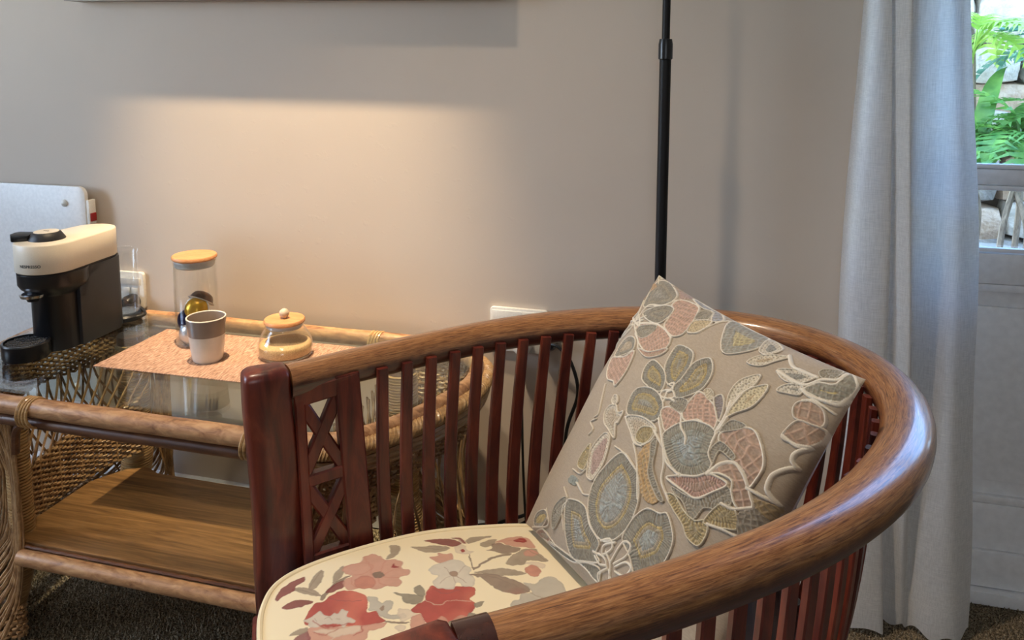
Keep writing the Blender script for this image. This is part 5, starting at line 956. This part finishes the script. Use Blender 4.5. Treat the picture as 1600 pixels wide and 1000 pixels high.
STROKES = [
 ('blush2', 0.0012, [(-0.205,0.0792), (-0.2075,0.0919), (-0.1986,0.1099), (-0.1838,0.1139), (-0.1747,0.0973), (-0.1796,0.0853)]),
 ('blush2', 0.0012, [(-0.1716,0.0813), (-0.1599,0.0765), (-0.1467,0.0805)]),
 ('blush2', 0.0012, [(-0.2178,0.1107), (-0.1965,0.1128), (-0.1636,0.1074)]),
 ('blush2', 0.0012, [(-0.1921,0.1359), (-0.1776,0.1257), (-0.1633,0.1192)]),
 ('blush2', 0.0012, [(-0.1603,0.1502), (-0.1621,0.1326), (-0.1568,0.1205)]),
 ('blush2', 0.0012, [(-0.1401,0.1386), (-0.1489,0.1246), (-0.1551,0.1182)]),
 ('blush2', 0.0012, [(-0.1305,0.1167), (-0.1421,0.1105), (-0.1557,0.1116)]),
 ('grey2', 0.0009, [(-0.1638,0.1126), (-0.1559,0.1168)]),
 ('grey2', 0.0009, [(-0.1593,0.1102), (-0.1644,0.117)]),
 ('redm', 0.0016, [(-0.115,0.0121), (-0.0952,0.0221), (-0.089,0.0386), (-0.0813,0.0577)]),
 ('maroon2', 0.0012, [(-0.1479,0.0421), (-0.1285,0.059), (-0.1183,0.0783)]),
 ('redm', 0.0014, [(-0.0944,0.01), (-0.0806,0.0184), (-0.082,0.0247), (-0.0827,0.0368)]),
 ('redm', 0.0014, [(-0.0622,0.049), (-0.0628,0.0613), (-0.071,0.0638)]),
 ('greyc', 0.001, [(-0.118,0.0158), (-0.1122,0.0174)]),
 ('greyc', 0.0012, [(-0.1095,0.0274), (-0.1095,0.032), (-0.1031,0.0348)]),
 ('greyc', 0.0012, [(-0.1024,0.0408), (-0.0982,0.0442)]),
 ('white2', 0.001, [(-0.0775,0.1512), (-0.061,0.1629), (-0.062,0.1783), (-0.0565,0.1912), (-0.0472,0.204)]),
 ('maroon2', 0.0012, [(-0.0944,0.1698), (-0.0782,0.1801), (-0.076,0.1998)]),
 ('greyc', 0.0009, [(-0.1158,0.2014), (-0.1313,0.2026)]),
 ('greyc', 0.0009, [(-0.1093,0.211), (-0.1206,0.2287)]),
 ('greyc', 0.0009, [(-0.1092,0.2003), (-0.1013,0.1829)]),
 ('greyc', 0.0009, [(-0.1046,0.209), (-0.0849,0.2143)]),
 ('greyc', 0.0009, [(-0.1069,0.2046), (-0.0916,0.2015)]),
 ('stem', 0.001, [(-0.0983,0.2348), (-0.0706,0.2576), (-0.0326,0.2774), (-0.0099,0.29)]),
 ('stem', 0.001, [(-0.2019,0.1871), (-0.1822,0.2091), (-0.1744,0.2283)]),
 ('blush2', 0.001, [(-0.1533,0.3112), (-0.1494,0.3251), (-0.1419,0.3331)]),
 ('stem', 0.001, [(-0.1157,0.3267), (-0.101,0.3304), (-0.0796,0.3357)]),
 ('white2', 0.0012, [(-0.2032,0.2387), (-0.1902,0.2505), (-0.1748,0.2513)]),
 ('stem', 0.0012, [(-0.1838,0.0256), (-0.2046,0.0405), (-0.2172,0.0503)]),
 ('stem', 0.0012, [(-0.1935,0.0071), (-0.174,0.0233), (-0.1546,0.0343)]),
]
# ------------------------------------------------------------------ printed seat cushion
PC = dict(red=(166, 64, 60), redm=(150, 52, 50), blush=(198, 148, 128), blush2=(192, 132, 112), white=(206, 196, 178), white2=(214, 196, 172), grey=(184, 176, 160), grey2=(132, 112, 96), greyc=(158, 132, 112), greyl=(142, 132, 114), leaf=(158, 142, 122), leaf2=(142, 122, 106), stem=(140, 122, 104), maroon=(132, 70, 68), maroon2=(142, 92, 90))
def print_dye(uv):
    col = np.tile(C3((238, 223, 188)), (len(uv), 1))
    wob = np.c_[vnoise(uv, 160, 1)-.5, vnoise(uv, 160, 2)-.5]*.0026+np.c_[vnoise(uv, 420, 3)-.5, vnoise(uv, 420, 4)-.5]*.0008
    q = uv+wob; tone = vnoise(uv, 70, 5)*.6+vnoise(uv, 190, 6)*.4
    for k, (st, pts) in enumerate(PRINT):
        poly = smooth_path(np.array(pts), max(24, len(pts)*5), closed=True); lo, hi = poly.min(0)-.004, poly.max(0)+.004
        sel = np.where(((q >= lo) & (q <= hi)).all(1))[0]
        if not len(sel): continue
        d, ins, _ = seg_dist(q[sel], poly); c = C3(PC[st]); w = np.clip(np.where(ins, d, -d)/.0009+.5, 0, 1)
        tn = tone[sel]; var = .86+.30*tn; edge = 1-.13*np.exp(-(d/.0016)**2)          # watercolour: mottled, darker at the rim
        if st in ('blush', 'white', 'white2', 'grey'): var = .93+.14*tn
        cc = c[None]*(var*edge)[:, None]
        if st == 'red': cc = cc+(C3((206, 110, 92))-c)[None]*np.clip(vnoise(uv[sel], 38, 9)*1.8-.75, 0, .8)[:, None]
        if st == 'leaf2': cc = cc+(C3((150, 96, 88))-c)[None]*np.clip(vnoise(uv[sel], 30, 12)*2-.9, 0, .8)[:, None]
        al = (w*(.93 if st not in ('white2',) else .8))[:, None]; col[sel] = col[sel]*(1-al)+cc*al
    for c_, w_, pts in STROKES:
        pl = smooth_path(np.array(pts), 14*len(pts)); lo, hi = pl.min(0)-.003, pl.max(0)+.003; sel = np.where(((q >= lo) & (q <= hi)).all(1))[0]
        if not len(sel): continue
        d, _, _ = seg_dist(q[sel], pl, closed=False); al = (.75*np.clip(1-d/w_, 0, 1)**.7*(.6+.5*tone[sel]))[:, None].clip(0, 1); col[sel] = col[sel]*(1-al)+C3(PC[c_])*al
    return col
def seat_outline(n):
    h = np.array([(0, -.064), (.12, -.052), (.185, -.036), (.226, -.006), (.244, .05), (.247, .14), (.238, .22), (.212, .30), (.175, .375), (.10, .455), (0, .49)])
    return smooth_path(np.vstack([h, (h[1:-1]*[-1, 1])[::-1]]), n, closed=True)
t = thing('seat_cushion', 'cream seat cushion printed with red and blush flowers in the armchair', 'cushion', (CX, CY, 0), CTH)
NA, NR = 860, 250; ol = seat_outline(NA); cc = np.array([0, .19]); rr = np.linspace(0, 1, NR+1)[1:]**.8
UV = cc+(ol[None]-cc)*rr[:, None, None]; zt_ = .446+.016*(1-rr**3.2)
TV = np.concatenate([UV, np.broadcast_to(zt_[:, None, None], (NR, NA, 1))], 2).reshape(-1, 3); TV = np.vstack([TV, [[cc[0], cc[1], .462]]])
ii = np.arange(NR-1)[:, None]*NA; jj = np.arange(NA)[None]; j2 = (jj+1) % NA
FQ = np.stack([ii+jj, ii+j2, ii+NA+j2, ii+NA+jj], -1).reshape(-1, 4).tolist()+[(NR*NA, int(j), int((j+1) % NA)) for j in range(NA)]
me = bpy.data.meshes.new('printed_top'); me.from_pydata(TV.tolist(), [], FQ); me.update()
dye = np.ones((len(TV), 4), np.float32); dye[:, :3] = print_dye(TV[:, :2]); me.color_attributes.new('dye', 'FLOAT_COLOR', 'POINT').data.foreach_set('color', dye.ravel())
M['print'] = attr_mat('printed_cotton', .8, .12, 900, .1); add('printed_top', me, M['print'], t, angle=180)
sb = MB(); zz = np.linspace(.443, .366, 10); o2 = seat_outline(160); c2 = o2-cc; ln = np.linalg.norm(c2, axis=1)[:, None]
sb.add(np.vstack([np.c_[cc+c2*(1+(.007*math.sin(math.pi*i/9)-.002)/ln), np.full(160, z_)] for i, z_ in enumerate(zz)]), [(i*160+j, i*160+(j+1) % 160, (i+1)*160+(j+1) % 160, (i+1)*160+j) for i in range(9) for j in range(160)]+[tuple(range(9*160, 10*160))])
M['plain_cotton'] = plain('cream_cotton', rgb(226, 218, 204), .85, bump=.12, bscale=900)
add('side_band', sb, M['plain_cotton'], t)
for zp in (.4455, .3685):
    pm = mk_mesh('piping', *tube(np.c_[seat_outline(420), np.full(420, zp)], .0042, 8, closed=True)); pd = np.ones((len(pm.vertices), 4), np.float32)
    pd[:, :3] = print_dye(np.array([v.co[:2] for v in pm.vertices])*.97) if zp > .4 else C3((226, 218, 204)); pm.color_attributes.new('dye', 'FLOAT_COLOR', 'POINT').data.foreach_set('color', pd.ravel())
    add('piping', pm, M['print'], t)

# ------------------------------------------------------------------ embroidered scatter cushion
PA, PB, PCn, PD = (np.array(x) for x in ((-.165, .594, .822), (.225, .597, .790), (-.168, .352, .462), (.225, .350, .452)))
PN = np.array([0, -.36, .24]); PN = PN/np.linalg.norm(PN)
def pillow(s, tt, thick):
    a, b = 2*s-1, 2*tt-1; a2 = a*(1-.045*(1-b*b)); b2 = b*(1-.045*(1-a*a)); s2, t2 = ((a2+1)/2)[:, None], ((b2+1)/2)[:, None]
    P = PA*(1-s2)*(1-t2)+PB*s2*(1-t2)+PCn*(1-s2)*t2+PD*s2*t2; e = np.clip((1-a*a)*(1-b*b), 0, 1)**.5
    return P+PN*(thick*e)[:, None], e
SL, GO, BL, RO, CRM, TAN = (124, 128, 122), (190, 166, 96), (150, 164, 164), (190, 150, 130), (224, 214, 196), (188, 172, 148)
ST = {  # bands from the edge inward: (distance in m, colour); outline colour and width; stitch texture
 'slate': ([(0, SL), (.008, (150, 146, 130)), (.012, SL), (.017, (150, 152, 146))], CRM, .0022, 'hatch'), 'slate2': ([(0, (138, 138, 126)), (.007, (150, 150, 138))], (196, 188, 172), .0016, 'hatch'),
 'slatedark': ([(0, (124, 120, 108))], None, 0, 'net'), 'slatetan': ([(0, SL), (.0085, TAN)], CRM, .0022, 'hatch'), 'slategold': ([(0, (126, 128, 116)), (.010, (186, 166, 96))], CRM, .0028, 'net'), 'slategold2': ([(0, (140, 144, 136)), (.014, (184, 172, 124))], CRM, .0022, 'net'),
 'pinks': ([(0, (192, 160, 152))], None, 0, 'hatch'), 'orange': ([(0, (196, 152, 104))], None, 0, 'hatch'), 'goldp': ([(0, (176, 156, 100)), (.006, (164, 150, 104))], (214, 204, 180), .002, 'hatch'), 'goldor': ([(0, (188, 150, 92)), (.010, (170, 146, 98))], None, 0, 'net'), 'goldbrown': ([(0, (150, 128, 84))], None, 0, 'net'),
 'blueedge': ([(0, (150, 156, 164))], CRM, .002, 'net'), 'rose': ([(0, RO)], CRM, .0026, 'net'), 'rosec': ([(0, (192, 150, 130)), (.004, TAN)], CRM, .002, 'hatch'), 'rosenet': ([(0, (178, 144, 124))], CRM, .0034, 'bignet'), 'rosebr': ([(0, (168, 134, 112))], (206, 194, 176), .003, 'bignet'),
 'tan': ([(0, (200, 180, 140))], CRM, .0022, 'dots'), 'petal': ([(0, (120, 126, 118)), (.0085, GO), (.0120, (160, 148, 108)), (.018, (148, 152, 142))], CRM, .0022, 'hatch'),
 'lace': ([(0, (206, 196, 176)), (.006, TAN)], CRM, .0026, 'dots'), 'laceblue': ([(0, (216, 206, 182)), (.008, (150, 160, 164))], CRM, .002, 'dots'), 'lacegold': ([(0, (212, 198, 160)), (.009, (184, 160, 120))], CRM, .002, 'dots'), 'laceslate': ([(0, (214, 206, 188)), (.006, (128, 134, 130))], CRM, .002, 'dots'), 'lacetan': ([(0, (214, 204, 182)), (.006, (180, 160, 126))], CRM, .002, 'dots'), 'lacerose': ([(0, (220, 208, 186)), (.0075, (178, 146, 136))], CRM, .0022, 'dots'),
 'cup': ([(0, (134, 138, 126)), (.012, (140, 154, 150)), (.020, (152, 170, 174))], CRM, .0026, 'hatch'), 'cream': ([(0, (220, 208, 180))], CRM, .001, 'hatch'), 'purple': ([(0, (120, 116, 126))], CRM, .0022, 'hatch'), 'lips': ([(0, (190, 146, 134)), (.007, (176, 144, 130))], CRM, .0034, 'hatch'),
 'big': ([(0, (122, 126, 116)), (.015, (188, 166, 100)), (.0185, (164, 154, 130)), (.023, (150, 164, 164))], CRM, .0026, 'hatch'), 'smallgold': ([(0, (128, 128, 118)), (.006, (190, 168, 96))], CRM, .0018, 'net'), 'teal': ([(0, (138, 158, 158))], None, 0, 'hatch')}
NP = 560; g = np.linspace(0, 1, NP+1); gs, gt = np.meshgrid(g, g); s_, t_ = gs.ravel(), gt.ravel(); XY = np.c_[s_*.40, t_*.43]
base, env = pillow(s_, t_, .078)
lvl = np.zeros(len(XY)); ident = np.zeros(len(XY), int); linen = C3((166, 151, 132)); fine = .90+.2*vnoise(XY*[1, 6], 400, 3)
dcol = linen[None]*(fine*(.96+.08*vnoise(XY, 30, 8)))[:, None]
for k, (nm, st, pts) in enumerate(PIL):
    bands, oc, ow, tex = ST[st]; poly = smooth_path(np.array(pts)*[.40, .43], max(28, len(pts)*6), closed=True); lo, hi = poly.min(0)-.006, poly.max(0)+.006
    sel = np.where(((XY >= lo) & (XY <= hi)).all(1))[0]
    if len(sel) < 30: continue
    d, ins, tp = seg_dist(XY[sel], poly); q = XY[sel]; body = ins; bi = sel[body]; db = d[body]; tb = tp[body]; qb = q[body]
    mx_ = lambda c: C3(c)*.62+linen*.32
    c = np.tile(mx_(bands[0][1]), (len(bi), 1)); hb = np.full(len(bi), .0013)
    for dd, cc_ in bands[1:]:
        m_ = db > dd+.0012*(vnoise(qb, 300, k)-.5); c[m_] = mx_(cc_); hb[np.abs(db-dd) < .0009] -= .0007
    if tex == 'hatch': rib = np.sin(tb*2*np.pi/.0036+8*vnoise(qb, 110, k))*(.45+.8*vnoise(qb, 240, k+9)); hb += .0007*rib; shade = .93+.17*rib
    elif tex == 'net': ang = .7+k*1.1; r1 = np.abs(np.sin((qb@[math.cos(ang), math.sin(ang)])*np.pi/.0052+2.4*vnoise(qb, 90, k))); r2 = np.abs(np.sin((qb@[-math.sin(ang), math.cos(ang)])*np.pi/.0075+2.4*vnoise(qb, 90, k+50))); m_ = np.maximum(r1, r2)**6; hb += .0009*m_; shade = .88+.24*m_
    elif tex == 'bignet': ang = .4+k; r1 = np.abs(np.sin((qb@[math.cos(ang), math.sin(ang)])*np.pi/.0105+3*vnoise(qb, 50, k))); r2 = np.abs(np.sin((qb@[-math.sin(ang), math.cos(ang)])*np.pi/.014+3*vnoise(qb, 50, k+50))); m_ = np.maximum(r1, r2)**14; hb += .0011*m_; shade = .9+.24*m_
    else: r1 = np.sin(tb*2*np.pi/.0052)*np.sin(db*2*np.pi/.006); m_ = (r1 > .55)*1.0; hb -= .0008*m_; shade = 1-.3*m_
    rel = np.clip((shade-.7)*3.2, .55, 1)[:, None]; c = c*rel+linen[None]*.92*(1-rel); dcol[bi] = c*(shade*(.78+.44*vnoise(qb, 520, k)))[:, None]; lvl[bi] = hb; ident[bi] = k+1
    if oc:
        ow = ow*.44; w = d < ow; wi = sel[w]; prof = np.sqrt(np.clip(1-(d[w]/ow)**2, 0, 1)); dcol[wi] = C3(oc)*(.80+.16*prof*(.8+.3*vnoise(q[w], 900, 4)))[:, None]; lvl[wi] = .0009+.0026*prof; ident[wi] = np.where(ident[wi] == 0, k+1, ident[wi])
for w0, pts in CORDS:
    pl = smooth_path(np.array(pts)*[.40, .43], max(16, len(pts)*8)); lo, hi = pl.min(0)-.008, pl.max(0)+.008; sel = np.where(((XY >= lo) & (XY <= hi)).all(1))[0]
    if not len(sel): continue
    d, _, tp = seg_dist(XY[sel], pl, closed=False); hw = w0*.38; w = d < hw; prof = np.sqrt(np.clip(1-(d[w]/hw)**2, 0, 1)); wi = sel[w]
    dcol[wi] = C3((222, 212, 194))*(.78+.2*prof*(.85+.2*np.sin(tp[w]*2*np.pi/.0022)))[:, None]; lvl[wi] = .0007+.0022*prof
edge = np.clip(env/.2, 0, 1)
# soft creases pulled from the corners and along the lower right
cr_ = .0035*np.sin((s_*1.0+t_*.6)*17)*np.clip(s_-.55, 0, 1)*2*np.clip(t_, 0, 1)*edge+.0045*(vnoise(XY, 11, 21)-.5)*edge
V = base+PN*(lvl*edge+cr_)[:, None]
me_dye = np.ones((len(V), 4), np.float32); me_dye[:, :3] = np.clip(dcol, 0, 1)
i0 = (np.arange(NP)[:, None]*(NP+1)+np.arange(NP)[None]).ravel(); Q = np.stack([i0, i0+1, i0+NP+2, i0+NP+1], 1); fid = np.max(ident[Q], axis=1)
t = thing('scatter_cushion', 'taupe scatter cushion embroidered with grey, blue and rose flowers leaning in the armchair', 'cushion', (CX, CY, 0), CTH)
M['embroidery'] = attr_mat('embroidered_linen', .88, .25, 800, .25)
vn = None
def sub_mesh(name, faces, lab):
    used, inv = np.unique(faces.ravel(), return_inverse=True); m_ = bpy.data.meshes.new(name); m_.from_pydata(V[used].tolist(), [], inv.reshape(faces.shape).tolist()); m_.update()
    m_.color_attributes.new('dye', 'FLOAT_COLOR', 'POINT').data.foreach_set('color', me_dye[used].ravel()); m_.materials.append(M['embroidery'])
    for p_ in m_.polygons: p_.use_smooth = True
    o_ = bpy.data.objects.new(name, m_); COL.objects.link(o_); o_.parent = t
    if lab: o_['label'] = lab
    return o_
NORM = None
cover = sub_mesh('cover', Q[fid == 0], None)
for k, (nm, st, pts) in enumerate(PIL):
    fk = Q[fid == k+1]
    if len(fk) > 8: sub_mesh('embroidered_'+dict(flower='petal', leaf='leaf', bead='bead')[nm], fk, None)
gb = np.linspace(0, 1, 49); bs, bt_ = np.meshgrid(gb, gb); bv, _ = pillow(bs.ravel(), bt_.ravel(), -.055); ib = (np.arange(48)[:, None]*49+np.arange(48)[None]).ravel()
bk = mk_mesh('back_cover', bv, np.stack([ib, ib+49, ib+50, ib+1], 1).tolist()); bd = np.ones((len(bv), 4), np.float32); bd[:, :3] = C3((214, 206, 192)); bk.color_attributes.new('dye', 'FLOAT_COLOR', 'POINT').data.foreach_set('color', bd.ravel())
add('back_cover', bk, M['embroidery'], t, angle=180)
